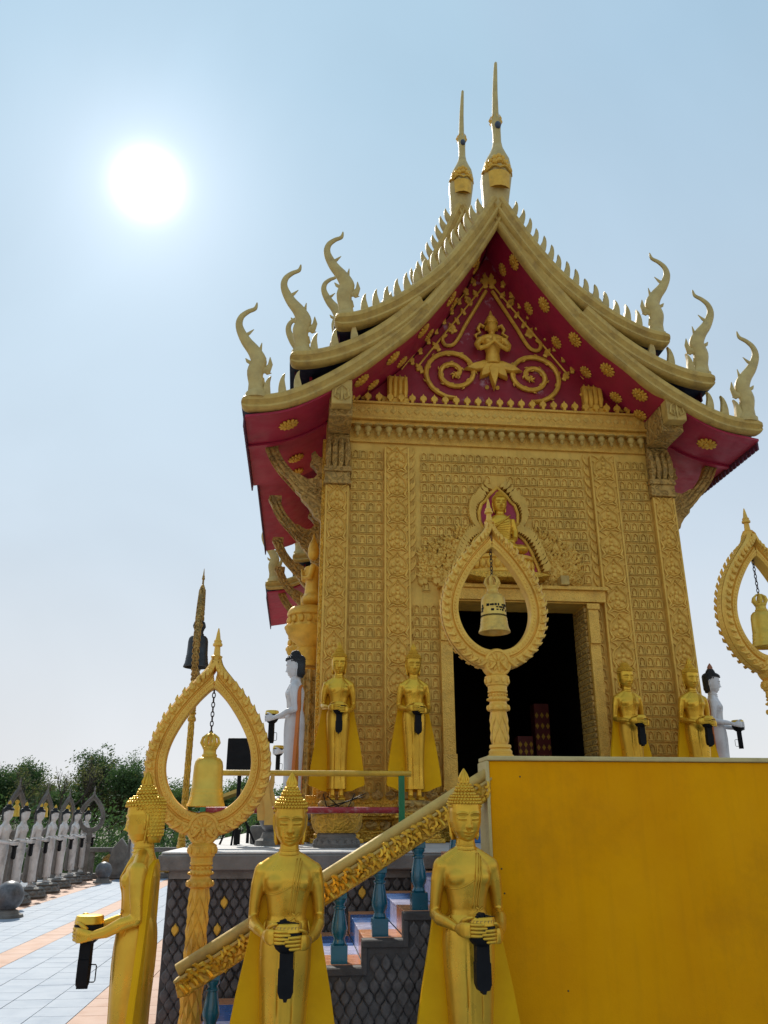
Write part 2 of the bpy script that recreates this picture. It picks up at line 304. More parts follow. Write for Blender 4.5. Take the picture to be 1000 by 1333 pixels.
HEADM = Matrix.Translation((0,-.012,1.487)) @ Matrix.Rotation(R(3),4,'X') @ Matrix.Scale(1.15, 4) @ Matrix.Translation((0,.012,-1.485))
def head_mb(cz=1.60):
    """Buddha head: fine grid with brow arcs, lowered lids, nose, smiling lips; face to -Y"""
    nA, nZ = 150, 120; V = []; F = []
    zt, zb = .130, -.115
    def prof(t):   # t: 0 chin .. 1 crown
        hw = np.interp(t, [0,.03,.10,.22,.40,.60,.78,.90,.97,1], [.014,.034,.055,.074,.085,.087,.082,.063,.034,.004])
        fr = np.interp(t, [0,.03,.10,.22,.40,.60,.78,.90,.97,1], [.030,.046,.064,.078,.086,.090,.086,.064,.036,.004])
        bk = np.interp(t, [0,.03,.10,.22,.40,.60,.78,.90,.97,1], [.006,.012,.026,.050,.080,.094,.092,.070,.040,.004])
        return hw, fr, bk
    g = lambda d, s_: math.exp(-(d/s_)**2)
    def feat(x, h):                     # outward relief on the face; h above head centre
        ax = abs(x); d = 0
        # nose
        if -.060 < h < .03:
            t = (.022-h)/.062
            if 0 <= t <= 1: d += (.003+.014*t**1.2)*g(x, .0065+.006*t)
            if -.052 < h: d += .009*g(x, .0115)*g(h+.040, .010)
            d += .009*g(ax-.0125, .006)*g(h+.041, .007)
        d -= .006*g(h+.053, .004)*g(ax-.007, .005)
        d -= .0085*g(ax-.034, .019)*g(h-.004, .012)        # socket
        d += .0110*g(ax-.034, .0165)*g(h-.001, .0085)      # lid
        lz = -.0085+.10*abs(ax-.034)**1.5*3
        d -= .0072*g(h-lz, .0026)*(1 if .014 < ax < .056 else 0)
        d -= .0030*g(h-(.0125-3.5*(ax-.034)**2), .0025)*(1 if .014 < ax < .056 else 0)
        bz = .030-7.5*(ax-.036)**2
        d += .0075*g(h-bz, .0042)*(1 if .006 < ax < .066 else 0)
        mz = -.072+5.0*x*x
        d += .0075*g(h-mz-.0075, .0052)*g(x, .021)*(1-.25*g(x, .004)); d += .0085*g(h-mz+.0075, .0058)*g(x, .017)
        d -= .0078*g(h-mz, .0025)*(1 if ax < .022 else g(ax-.022, .003))
        d -= .0035*g(h+.0885, .005)*g(x, .018)
        d += .007*g(h+.104, .011)*g(x, .016)
        d += .004*g(ax-.045, .018)*g(h+.035, .02)
        return d
    for i in range(nZ+1):
        t = i/nZ; t = t*.985+.0075*(1-math.cos(math.pi*t))  # fairly even
        h = zb+(zt-zb)*min(t, 1); hw, fr, bk = prof(min(t, 1))
        for k in range(nA):
            u = k/nA*2-1; ang = math.pi*(0.45*u+0.55*u**3)   # denser at the front (u=0 -> -Y)
            sx, cy = math.sin(ang), math.cos(ang)
            pw = 2/2.35
            x = hw*math.copysign(abs(sx)**pw, sx); y = -(fr if cy > 0 else bk)*math.copysign(abs(cy)**pw, cy)
            if cy > 0.2:
                y -= feat(x, h)*min(1, (cy-.2)/.25)
            V.append((x, y-.012, cz+h))
    for i in range(nZ):
        for k in range(nA):
            F.append((i*nA+k, i*nA+(k+1) % nA, (i+1)*nA+(k+1) % nA, (i+1)*nA+k))
    m = MB(); m.add(V, F)
    for s_ in (-1, 1):                                      # long-lobed ears
        m.tube([(s_*.077,.002,cz+.030),(s_*.082,.010,cz+.036),(s_*.084,.020,cz+.024),(s_*.082,.020,cz-.012),(s_*.077,.014,cz-.05),(s_*.073,.008,cz-.085),(s_*.070,.006,cz-.106)],
               [.008,.010,.012,.012,.009,.011,.006], 8, 0.6, 1.1)
        m.tube([(s_*.077,.0,cz+.02),(s_*.081,.006,cz-.01),(s_*.076,.004,cz-.045)], [.006,.010,.006], 6)
    return m

def hand(m, side, zc):
    s_ = side; Rb = .088
    def P(al, r, z): return (s_*r*math.sin(R(al)), BOWL_Y-r*math.cos(R(al)), z)
    for q, (dz, a0, a1) in enumerate([(.0285,48,-2),(.0105,48,-12),(-.0075,50,-8),(-.0255,54,6)]):
        al = [a0+14, a0, a0-(a0-a1)*.33, a0-(a0-a1)*.62, a0-(a0-a1)*.9, a1]
        rr = [Rb+.004, Rb+.0065, Rb+.0075, Rb+.004, Rb+.002, Rb+.001]
        m.tube([P(a, r-.10*max(0, -(dz+.0))*0.8, zc+dz) for a, r in zip(al, rr)], [.0095,.0095,.0090,.0088,.0078,.0042], 8, 1.0, 1.0)
    m.tube([P(92, Rb+.026, zc+.030), P(76, Rb+.018, zc+.048), P(58, Rb+.008, zc+.060), P(42, Rb+.002, zc+.064)], [.012,.0115,.0095,.005], 8)

def body_mb():
    m = MB()
    m.loft([ell(a, b, z, yc) for z, a, b, yc in TORSO])
    for s_ in (-1, 1):
        m.sph((s_*.070,-.066,1.298), (.066,.046,.050), 16, 10)            # chest
        m.sph((s_*.156,0,1.352), (.056,.056,.056), 16, 10)
        m.tube([(s_*.03,-.002,1.437),(s_*.085,0,1.405),(s_*.150,0,1.365)], [.040,.044,.046], 14)              # trapezius
        zc = 1.052 if s_ < 0 else 1.022
        m.tube([(s_*.160,0,1.352),(s_*.182,.004,1.28),(s_*.194,.012,1.20),(s_*.200,.026,1.105)], [.052,.045,.037,.033], 14)
        m.sph((s_*.200,.026,1.105), .034, 14, 8)
        m.tube([(s_*.200,.026,1.108),(s_*.192,-.06,1.085),(s_*.166,-.145,zc+.022),(s_*.132,-.222,zc+.004)], [.034,.036,.031,.023], 14)
        secs = []
        for al, hr, hz, r in ((112,.020,.023,.134),(96,.019,.032,.126),(80,.017,.040,.116),(64,.015,.043,.107),(50,.010,.040,.099)):
            c = Vector((s_*r*math.sin(R(al)), BOWL_Y-r*math.cos(R(al)), zc)); ra = Vector((s_*math.sin(R(al)), -math.cos(R(al)), 0))
            secs.append([c+ra*(hr*math.cos(2*math.pi*k/12))+Vector((0,0,hz*math.sin(2*math.pi*k/12))) for k in range(12)])
        m.loft(secs)
        m.tube([(s_*.055,0,.0),(s_*.055,0,.2),(s_*.075,0,.95)], [.036,.034,.05], 12)
        m.loft([[ (s_*.062+ww*math.cos(2*math.pi*k/12), y, max(zz+hh*math.sin(2*math.pi*k/12), -.0)) for k in range(12)] for y, ww, hh, zz in ((.055,.022,.025,.028),(.0,.036,.034,.034),(-.06,.042,.026,.026),(-.12,.045,.018,.018),(-.135,.035,.012,.014))])
        for q in range(5): m.sph((s_*(.062+(q-2)*.017*s_), -.140+abs(q-1.5)*.006, .014), (.010,.020,.012), 8, 6)
    o = remeshed(m, .0062, 5)
    o.join(head_mb(), HEADM)
    for s_, zc in ((-1,1.052),(1,1.022)): hand(o, s_, zc)
    for z, r in ((1.452,.0635),(1.474,.0605)):                            # neck folds
        o.tube([(r*math.cos(2*math.pi*k/28), -.006+r*1.02*math.sin(2*math.pi*k/28)-.002*abs(math.sin(math.pi*k/28)), z-.006*max(0,-math.sin(2*math.pi*k/28))) for k in range(28)], .0050, 6, closed=True)
    # hem of the robe across the chest, and the folded sash with its tail
    def onb(x, z, d=.0015): return (x, torso_front(x, z)-d-.014*math.exp(-((z-1.30)/.045)**2)*math.exp(-((abs(x)-.07)/.06)**2), z)
    o.tube([onb(.012+.0*t, 1.36-.0*t) if False else onb(.02-.155*t, 1.285-.045*math.sin(math.pi*t*.62)-.0*t) for t in [k/14 for k in range(15)]], .0042, 6)
    for dx in (0, .020, .034):
        o.tube([onb(.052+dx-.045*t, 1.425-.285*t, .001) for t in [k/16 for k in range(17)]], .0046, 6)
    o.tube([onb(.028+.020*math.sin(q*1.25), 1.145-.012*q, .0025) for q in range(5)], .0055, 6)
    o.tube([onb(.062+.016*math.sin(q*1.25+2), 1.145-.012*q, .0025) for q in range(5)], .0055, 6)
    return o

def skirt_mb():
    S = [(1.105,.127,.097),(1.075,.138,.107),(1.03,.150,.116),(.96,.157,.121),(.86,.154,.120),(.72,.142,.114),(.56,.130,.107),(.42,.124,.102),(.28,.124,.102),(.16,.130,.105),(.13,.131,.105)]
    zs = np.linspace(.13, 1.105, 34); m = MB(); n = 150
    Z = [s_[0] for s_ in S][::-1]; A = [s_[1] for s_ in S][::-1]; Bb = [s_[2] for s_ in S][::-1]
    def fold(x, y, z):
        if y > 0: return 0
        d = 0
        for xx, dep, wd in ((-.040,.007,.0040),(.044,.007,.0040),(-.012,.003,.003),(.030,.0025,.003)): d += dep*math.exp(-((x-xx)/wd)**2)
        if -.040 < x < .044: d -= .006
        fade = min(1, max(0, (1.0-z)/.12)); return d*fade
    m.loft([ell(float(np.interp(z, Z, A)), float(np.interp(z, Z, Bb)), float(z), 0.002, n, 2.4, fold) for z in zs])
    for s_ in (-1, 1):
        for q in range(2): m.tube([(s_*(.128+.006*q+.014*t), -.050-.03*t+.03*q, 1.10-.02*q-.06*t) for t in (0,.3,.6,1)], [.003,.005,.005,.002], 6)
    return m
def cape_mb():
    H = [(.05,1.408),(.115,1.378),(.155,1.338),(.178,1.30),(.188,1.20),(.205,1.09),(.226,.98),(.252,.86),(.283,.72),(.312,.56),(.338,.40),(.356,.26),(.362,.185),(.345,.165),(.31,.158),(.26,.140),(.20,.112),(.13,.104),(0,.104)]
    poly = [(-x, z) for x, z in H]+[(x, z) for x, z in reversed(H[:-1])]
    m = MB(); m.prism(poly, .034, .072)
    def bend(p):
        return (p[0], p[1]+.012-.35*max(0, abs(p[0])-.17)**1.5*0.6, p[2])
    m.v = [bend(p) for p in m.v]
    for s_ in (-1, 1):   # double hem line along the side edge
        m.tube([(s_*(x-.004), .074-.35*max(0, x-.17)**1.5*.6, z) for x, z in H[2:13]], .006, 6)
    return m
def hair_mb():
    m = MB(); cz = 1.60
    secs = []
    for t in np.linspace(0, 1, 9):
        pass
    # skull cap
    n = 40
    for i in range(13):
        ph = (i/12)*math.pi*.5
        secs.append([((.0885*math.cos(ph))*math.cos(2*math.pi*k/n), -.006+(.103*math.cos(ph))*math.sin(2*math.pi*k/n), cz+.076+.052*math.sin(ph)) for k in range(n)])
    low = [[(.0885*math.cos(a)*f, -.006+.103*math.sin(a)*f, cz+.076-dz*max(0, min(1, (math.sin(a)+.12)*2.2))) for a in [2*math.pi*k/n for k in range(n)]] for f, dz in ((.80,.185),(.93,.14),(1.0,.07))]
    m.loft(low+secs)
    g = 0
    def curl(x, y, z, r):
        V = [(x+r,y,z),(x-r,y,z),(x,y+r,z),(x,y-r,z),(x,y,z+r),(x,y,z-r)]
        k = r*.62
        for a in (-1,1):
            for b in (-1,1):
                for c in (-1,1): V.append((x+a*k,y+b*k,z+c*k))
        F = []
        idx = lambda a,b,c: 6+(a>0)*4+(b>0)*2+(c>0)
        for ax in range(3):
            for sg in (-1,1):
                tip = ax*2+(0 if sg>0 else 1)
                o_ = [i for i in range(3) if i != ax]; ring = []
                for p,q in ((-1,-1),(1,-1),(1,1),(-1,1)):
                    t = [0,0,0]; t[ax]=sg; t[o_[0]]=p; t[o_[1]]=q; ring.append(idx(*t))
                for i in range(4): F.append((tip, ring[i], ring[(i+1)%4]))
        m.add(V, F)
    r = .0088
    for row in range(-9, 5):
        if row < 0: rx, ry, z = .0885*(1+.012*row), .103*(1+.012*row), cz+.076+row*.0165
        else:
            ph = row/5*math.pi*.5*.9; rx, ry, z = .0885*math.cos(ph), .103*math.cos(ph), cz+.078+.053*math.sin(ph)
        cnt = max(6, int(2*math.pi*(rx+ry)/2/(r*2.05)))
        for k in range(cnt):
            a = 2*math.pi*(k+.5*(row % 2))/cnt
            if row < 0 and math.sin(a) < (.10 if row > -5 else .30)+(.0 if abs(math.cos(a))>.3 else 0): 
                if not (row >= -2 and abs(math.cos(a)) > .93): continue
            if row < -1 and abs(math.cos(a)) > .97: continue
            curl(rx*math.cos(a), -.006+ry*math.sin(a), z, r)
    m.lathe([(.050,0),(.050,.016),(.046,.034),(.036,.050),(.026,.058),(.0,.060)], 20, (0,-.004,cz+.115))
    for row in range(4):
        rr = [.052,.050,.044,.034][row]; cnt = int(2*math.pi*rr/(r*2.05))
        for k in range(cnt):
            a = 2*math.pi*(k+.5*(row % 2))/cnt; curl(rr*math.cos(a), -.004+rr*math.sin(a), cz+.122+row*.0145, r)
    m.xf(HEADM); return m
def flame_mb():
    m = MB(); z0 = 1.768
    m.lathe([(.022,0),(.030,.006),(.030,.012),(.026,.018),(.026,.028),(.021,.042),(.013,.056),(.007,.068),(.002,.078)], 14, (0,-.004,z0))
    for k in range(9):
        a = 2*math.pi*k/9; c, q = math.cos(a), math.sin(a)
        m.tube([(.027*c,-.004+.027*q,z0+.010),(.028*c,-.004+.028*q,z0+.026),(.018*c,-.004+.018*q,z0+.048),(.004*c,-.004+.004*q,z0+.074)], [.005,.006,.005,.0015], 5)
    m.xf(HEADM); return m
def lotus_base_mb():
    m = MB(); m.lathe([(.24,-.14),(.24,-.12),(.21,-.10),(.20,-.07),(.22,-.05),(.225,-.03),(.20,0),(.0,0)], 28)
    for k in range(16):
        a = 2*math.pi*k/16; M = Matrix.Rotation(a, 4, 'Z'); q = MB()
        q.sph((.205,0,-.045), (.03,.038,.042), 8, 5); m.join(q, M)
    return m
SM = dict(body=body_mb().mesh('body', 0), robe=skirt_mb().mesh('robe', 50), cape=cape_mb().mesh('cape', 40), hair=hair_mb().mesh('hair', 0), flame=flame_mb().mesh('flame', 50), lotus_base=lotus_base_mb().mesh('lotus_base', 50))
# bowl meshes, origin at bowl centre
def lathe_me(name, prof, n=28): return MB().lathe(prof, n).mesh(name, 45)
BM = dict(bowl=lathe_me('bowl', [(0,-.066),(.038,-.064),(.060,-.046),(.076,-.015),(.081,.010),(.079,.030),(.075,.034),(0,.034)]),
          lid=lathe_me('lid', [(.077,.034),(.081,.038),(.076,.072),(.072,.078),(.060,.080),(.0,.082)]))
_st = MB().prism([(-.036,-.055),(.036,-.055),(.036,-.14),(.041,-.145),(.041,-.245),(.030,-.272),(.012,-.275),(.008,-.290),(-.008,-.290),(-.012,-.275),(-.030,-.272),(-.041,-.245),(-.041,-.145),(-.036,-.14)], -.03, .03)
_st.tube([(.0,.03,-.17),(.0,.062,-.172),(.0,.066,-.18),(.0,.066,-.25),(.0,.06,-.258),(.0,.03,-.258)], .0035, 6)
BM['stand'] = _st.mesh('stand', 40)
_fl = MB()
_fr = random.Random(3)
for q in range(7):
    x = -.05+.016*q; h = [.010,.020,.024,.014,.008,.006,.004][q]
    _fl.prism([(x-.012,0),(x+.014,0),(x+.012,h*.7),(x+.002,h),(x-.011,h*.8)], -.05-.006*(q % 2), -.03+.01*(q % 3))
BM['dried_offering'] = _fl.mesh('dried_offering', 20)
_in = MB(); _fr = random.Random(5)
for q in range(9):
    a = R(-62+q*15.5); h = .011
    for z0, z1, da in ((.046,.064,0),(.046,.049,.07),(.061,.064,.06)):
        if z1-z0 > .01 and q % 3 == 1: z1 = .058
        w_ = .0025 if z1-z0 > .005 else .0065
        c = Vector((math.sin(a+da), -math.cos(a+da), 0)); t_ = Vector((math.cos(a+da), math.sin(a+da), 0)); rr = .0787
        p = [c*rr+t_*(sx*w_)+Vector((0,0,zz)) for sx, zz in ((-1,z0),(1,z0),(1,z1),(-1,z1))]
        _in.add(p+[x-c*.006 for x in p], [(0,1,2,3),(0,4,5,1),(1,5,6,2),(2,6,7,3),(3,7,4,0),(4,7,6,5)])
BM['inscription'] = _in.mesh('inscription', 20)

def statue(label, loc, rz=0, s=1.0, mats=None, group=None, base=None, bowl_label=None, bowl_group=None, offering=False, script=False, flame=True):
    mats = mats or dict(body=GOLD, robe=GOLD, cape=GOLDR, hair=GOLD, flame=GOLD)
    e_ = empty('standing_buddha', label, 'statue', loc, rz, group, s)
    e_.scale = (.935*s, .96*s, s)
    for k in ('body', 'robe', 'cape', 'hair', 'flame'):
        if k == 'flame' and not flame: continue
        link(k, SM[k], mats[k], e_, bevel=.014 if k == 'cape' and loc[1] < 6 else 0)
    if base: link('lotus_base', SM['lotus_base'], base, e_)
    M = Matrix.Translation(loc) @ Matrix.Rotation(rz, 4, 'Z') @ Matrix.Diagonal((s, s, s, 1))
    bl = M @ Vector((0, BOWL_Y, 1.037))
    b_ = empty('alms_bowl', bowl_label, 'alms bowl', bl, rz, bowl_group, s)
    link('bowl', BM['bowl'], BLACK, b_); link('lid', BM['lid'], mats.get('lid', GOLD), b_); link('stand', BM['stand'], BLACK, b_)
    if offering: o = link('dried_offering', BM['dried_offering'], BLACK, b_, (0,0,.078)); o.rotation_euler = (0,0,offering)
    if script: link('inscription', BM['inscription'], BROWNG, b_)['kind'] = 'stuff'
    return e_
# ------------------------------------------------------------------ temple
CX, WY, PZ = 2.80, 10.6, 1.47            # facade centre line, facade plane, platform height
TB = Vector((CX, WY, PZ))
temple = empty('temple', 'gold carved temple hall with crimson gable and hooked roof finials', 'temple', TB)
def tp(name, mb, m, parent=None, bevel=0, sharp=38, **k):
    return part(name, mb, m, parent or temple, None if parent else -TB, bevel, sharp, **k)
def tpl(name, me, m, parent, loc, rot=None, scale=None):
    o = link(name, me, m, parent, loc)
    if rot: o.rotation_euler = rot
    if scale: o.scale = scale
    return o
XL, XR = CX-2.56, CX+2.56; ZT = 7.35
DX0, DX1, DZ = 1.99, 3.86, 4.50          # door opening
m = MB()
m.b(XL, DX0, WY, WY+.45, PZ, ZT); m.b(DX1, XR, WY, WY+.45, PZ, ZT); m.b(DX0, DX1, WY, WY+.45, DZ, ZT)
wall = tp('wall', m, WALLG)
m = MB(); m.b(XL, XL+.4, WY+.452, 19.5, PZ, 7.1); tp('side_wall', m, WALLG)
m = MB(); m.b(XR-.4, XR, WY+.452, 19.5, PZ, 7.1); tp('side_wall', m, WALLG)
m = MB(); m.b(XL+.4, XR-.4, 19.1, 19.5, PZ, 9); tp('rear_wall', m, WALLG)
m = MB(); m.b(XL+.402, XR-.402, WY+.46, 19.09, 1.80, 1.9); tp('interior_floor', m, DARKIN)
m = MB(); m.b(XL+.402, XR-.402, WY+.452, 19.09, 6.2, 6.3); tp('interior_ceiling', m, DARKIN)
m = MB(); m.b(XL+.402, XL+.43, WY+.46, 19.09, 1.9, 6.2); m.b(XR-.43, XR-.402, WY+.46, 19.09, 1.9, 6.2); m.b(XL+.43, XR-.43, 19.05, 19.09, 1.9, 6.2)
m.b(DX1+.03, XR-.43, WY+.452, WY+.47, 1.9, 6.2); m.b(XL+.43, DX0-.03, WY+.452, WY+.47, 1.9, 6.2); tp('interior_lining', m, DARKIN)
# red lattice columns inside the hall
for x, y, zt in ((3.66, 13.4, 3.0), (4.02, 13.6, 3.55), (2.55, 14.6, 3.6)):
    m = MB(); m.b(x-.125, x+.125, y-.125, y+.125, 1.9, zt); c_ = tp('lattice_column', m, LATT)
    m = MB()
    for q in range(9):
        for r_ in range(3):
            zz = 1.98+q*(zt-2.0)/9; xx = x-.09+.09*r_
            m.prism([(xx,zz-.05),(xx+.03,zz),(xx,zz+.05),(xx-.03,zz)], y-.140, y-.126)
    part('lattice', m, GOLDL, c_, kind='stuff')
# ---- rows of small seated-figure relief tiles
def relief_tile():
    m = MB(); w_, h = .055, .074
    m.b(-w_, w_, -.006, .004, -h, h)
    m.b(-w_, w_, -.018, -.006, -h, -h+.012)
    arch = [(-.046,-.058),(-.046,.02),(-.034,.048),(0,.066),(.034,.048),(.046,.02),(.046,-.058)]
    for (x0,z0),(x1,z1) in zip(arch, arch[1:]):
        d = Vector((x1-x0, 0, z1-z0)); n_ = Vector((-d.z, 0, d.x)).normalized()*.006
        m.add([(x0+n_.x,-.026,z0+n_.z),(x1+n_.x,-.026,z1+n_.z),(x1-n_.x,-.026,z1-n_.z),(x0-n_.x,-.026,z0-n_.z),(x0+n_.x,-.005,z0+n_.z),(x1+n_.x,-.005,z1+n_.z),(x1-n_.x,-.005,z1-n_.z),(x0-n_.x,-.005,z0-n_.z)],
              [(0,1,2,3),(0,4,5,1),(2,6,7,3)])
    m.sph((0,-.010,.026), (.012,.020,.015), 6, 4)
    m.prism([(-.033,-.058),(.033,-.058),(.030,-.042),(.014,-.036),(.021,-.005),(.012,.014),(-.012,.014),(-.021,-.005),(-.014,-.036),(-.030,-.042)], -.030, -.004)
    return m
RT = relief_tile(); RTM = RT.mesh('relief_tile', 38)
spots = []
PW, PH = .118, .163
def fill(x0, x1, z0, z1, skip=None):
    n = max(1, round((x1-x0)/PW)); dx = (x1-x0)/n; z = z0+PH/2
    while z+PH/2 <= z1+.001:
        for i in range(n):
            x = x0+dx*(i+.5)
            if not (skip and skip(x, z)): spots.append((x, z))
        z += PH
ZR0, ZR1 = 2.02, 6.75
fill(.60, 1.06, ZR0, ZR1); fill(4.55, 5.01, ZR0, ZR1)
fill(1.46, 1.93, ZR0, 4.62, ); fill(3.98, 4.12, ZR0, 4.62)
cxn = CX-.05
def nich(x, z):
    d = abs(x-cxn)
    return d < float(np.interp(z, [4.9,5.0,5.45,5.75,6.05,6.3,6.42], [.72,.70,.52,.36,.34,.14,.02]))+.02 or (z < 5.42 and d < 1.05)
fill(1.60, 4.02, 4.63, ZR1, nich)
spots.sort(key=lambda p: (p[1]-1.7)**2+(p[0])**2)
for x, z in spots[:300]: tpl('relief_tile', RTM, WALLG, wall, (x+rnd.gauss(0,.0015), WY+rnd.uniform(-.001,.004), z+rnd.gauss(0,.0015)), (0, rnd.gauss(0,.012), 0))
m = MB()
for x, z in spots[300:]: m.join(RT, Matrix.Translation((x, WY, z)))
tp('relief_tile_rows', m, WALLG, wall, kind='stuff')
# ---- pilasters with medallions
def medallion():
    m = MB(); h = .185; w_ = .135
    oval = crom([(0,-h+.03),(.085,-.12),(.128,-.03),(.105,.07),(.045,.13),(0,.19),(-.045,.13),(-.105,.07),(-.128,-.03),(-.085,-.12),(0,-h+.03)], 3)[:-1]
    m.tube([(p[0],-.010,p[1]) for p in oval], .012, 4, closed=True)
    for x, z, r in ((0,.055,.026),(.045,.0,.026),(-.045,.0,.026),(0,-.045,.030),(.030,-.085,.018),(-.030,-.085,.018),(0,0,.020),(0,.10,.014),(.072,-.03,.014),(-.072,-.03,.014)):
        m.sph((x*1.25,-.006,z*1.25), (r*1.15,.018,r*1.35), 6, 4)
    for s_ in (-1,1):
        m.tube([(s_*.14,-.008,-.20),(s_*.10,-.012,-.15),(s_*.125,-.012,-.09),(s_*.14,-.010,-.05)], [.008,.019,.015,.004], 5)
        m.tube([(s_*.0,-.008,-.185),(s_*.06,-.012,-.165),(s_*.13,-.012,-.205)], [.006,.014,.006], 5)
        m.tube([(s_*.14,-.008,.20),(s_*.085,-.012,.17),(s_*.05,-.012,.125)], [.005,.012,.004], 5)
        m.tube([(s_*.14,-.008,.11),(s_*.115,-.012,.09),(s_*.11,-.012,.05)], [.010,.010,.003], 5)
    return m.mesh('medallion', 45)
MED = medallion()
def pilaster(x0, x1, top, y=WY-.075):
    m = MB(); m.b(x0, x1, y, WY-.001, 1.9, top)
    m.b(x0-.006, x0+.022, y-.016, y+.03, 1.9, top-.01); m.b(x1-.022, x1+.006, y-.016, y+.03, 1.9, top-.01)
    p = tp('pilaster', m, PILG, bevel=.004)
    n = round((top-2.0)/.40); dz = (top-2.0)/n
    for i in range(n): tpl('medallion', MED, PILG, p, ((x0+x1)/2, y, 2.0+dz*(i+.5)), None, ((x1-x0)/.33, 1.25, dz/.40))
    return p
pl1 = pilaster(.245, .565, 6.15); pl2 = pilaster(CX-1.72, CX-1.37, 6.78); pl3 = pilaster(CX+1.34, CX+1.72, 6.78); pl4 = pilaster(5.035, 5.355, 6.15)
def flame_leaf():
    m = MB(); m.prism([(0,-.10),(.035,-.08),(.075,-.03),(.095,.03),(.08,.10),(.072,.045),(.045,.01),(.05,.05),(.03,.03),(.0,.0)], -.025, 0, .12); return m.mesh('flame_leaf', 30)
FL = flame_leaf()
for i in range(12):
    tpl('flame_leaf', FL, PILG, pl2, (CX-1.364, WY-.004, 4.85+i*.17)); tpl('flame_leaf', FL, PILG, pl3, (CX+1.334, WY-.004, 4.85+i*.17), None, (-1,1,1))
for i in range(12):
    tpl('flame_leaf', FL, PILG, pl2, (CX-1.364, WY-.004, 2.4+i*.17), None, (.6,1,.8))
for x0, x1 in ((.225, .585), (5.015, 5.375)):          # bundled-leaf capitals of the corner pilasters
    m = MB(); y = WY-.11
    m.b(x0-.015, x1+.015, y-.02, WY-.002, 6.152, 6.20); m.b(x0, x1, y, WY-.002, 6.20, 6.34); m.b(x0-.02, x1+.02, y-.03, WY-.002, 6.34, 6.375); m.b(x0-.012, x1+.012, y-.02, WY-.002, 6.375, 6.42)
    m.b(x0+.02, x1-.02, y+.02, WY-.002, 6.42, 7.34)
    cp = tp('capital', m, BROWNG, bevel=.004)
    for k in range(4):
        xx = x0+.045+k*(x1-x0-.09)/3
        m = MB(); m.tube([(xx,y+.01,6.42),(xx,y-.03,6.52),(xx,y-.035,6.68),(xx,y-.01,6.80),(xx,y-.035,6.86)], [.03,.045,.045,.035,.006], 8); part('capital_leaf', m, BROWNG, cp)
# ---- cornice with lotus finials above and hanging buds below
m = MB(); m.b(.55, 5.05, WY-.14, WY-.002, 7.10, 7.16); m.b(.52, 5.08, WY-.20, WY-.002, 7.16, 7.20)
m.b(.55, 5.05, WY-.17, WY-.002, 7.20, 7.225); m.b(.56, 5.04, WY-.13, WY-.002, 7.225, 7.44); m.b(.54, 5.06, WY-.16, WY-.002, 7.44, 7.475); m.b(.57, 5.03, WY-.04, WY-.002, 6.86, 7.10)
cor = tp('cornice', m, GOLDA, bevel=.006)
m = MB()
for i in range(38):
    x = .62+i*.1165
    m.prism([(x-.045,7.33),(x,7.285),(x+.045,7.33),(x,7.375)], WY-.142, WY-.131, .2)
tp('zigzag_band', m, WALLG, cor, kind='stuff')
m = MB(); m.prism([(-.02,0),(.02,0),(.022,.04),(.045,.055),(.055,.085),(.042,.118),(.015,.135),(0,.17),(-.015,.135),(-.042,.118),(-.055,.085),(-.045,.055),(-.022,.04)], -.02, .02, .12); LF = m.mesh('lotus_finial', 35)
for i in range(27): tpl('lotus_finial', LF, PALE if False else GOLDL, cor, (.66+i*.165, WY-.14, 7.47))
m = MB(); m.lathe([(0,-.155),(.016,-.14),(.026,-.12),(.018,-.10),(.036,-.085),(.046,-.06),(.036,-.03),(.02,-.02),(.05,-.01),(.055,.0),(0,0)], 10); BP_ = m.mesh('bud_pendant', 45)
for i in range(29): tpl('bud_pendant', BP_, PALE, cor, (.68+i*.152, WY-.115, 7.10), None, (1.2,1.2,1.2))
# ---- door surround
m = MB(); m.b(DX0-.14, DX1+.28, WY-.14, WY-.002, 4.52, 4.68); m.b(DX0-.18, DX1+.32, WY-.18, WY-.002, 4.68, 4.73); m.b(DX0-.16, DX1+.05, WY-.10, WY-.002, 4.50, 4.52)
df = tp('door_frame', m, GOLDA, bevel=.006)
for x0, x1 in ((DX0-.165, DX0-.002), (DX1+.02, DX1+.16)):
    m = MB(); m.b(x0, x1, WY-.10, WY-.002, 1.9, 4.5); m.b(x0, x1, WY-.13, WY-.102, 3.95, 4.42); m.b(x0-.02, x1+.02, WY-.15, WY-.132, 4.42, 4.5)
    m.b(x0-.02, x1+.02, WY-.14, WY-.102, 1.9, 2.1); m.b(x0-.01, x1+.01, WY-.13, WY-.102, 2.1, 2.5); part('door_jamb', m, GOLDA, df, bevel=.005)
m = MB()
for i in range(32): m.b(DX1-.012, DX1+.018, WY-.05, WY+.44, 1.92+i*.08, 1.985+i*.08)
part('reveal_moulding', m, BROWNG, df, bevel=.006, kind='stuff')
# ---- niche over the door
nz = lambda px, py: (at(px, py, WY-.12).x, at(px, py, WY-.12).z)
half = [(651,634),(660,645),(665,652),(671,657),(675,668),(675,680),(671,688),(668,692),(676,696),(684,703),(692,716),(698,730),(704,745)]
ctr = nz(651, 690)[0]
pr = [nz(*p) for p in half]; hw = [(x-ctr, z) for x, z in pr]; hw[0] = (0, hw[0][1])
out = [(ctr-d, z) for d, z in reversed(hw[1:])]+[(ctr+d, z) for d, z in hw]
m = MB(); m.prism(out, WY-.075, WY-.003); nic = tp('niche_back', m, RED)
zc_ = sum(z for x, z in out)/len(out)
m = MB(); m.prism([(ctr+(x-ctr)*1.10, zc_+(z-zc_)*1.08) for x, z in out], WY-.062, WY-.003); m.tube([(ctr+(x-ctr)*1.0, WY-.078, zc_+(z-zc_)*1.0) for x, z in out], .026, 8); part('niche_frame', m, GOLDL, nic)
m = MB()
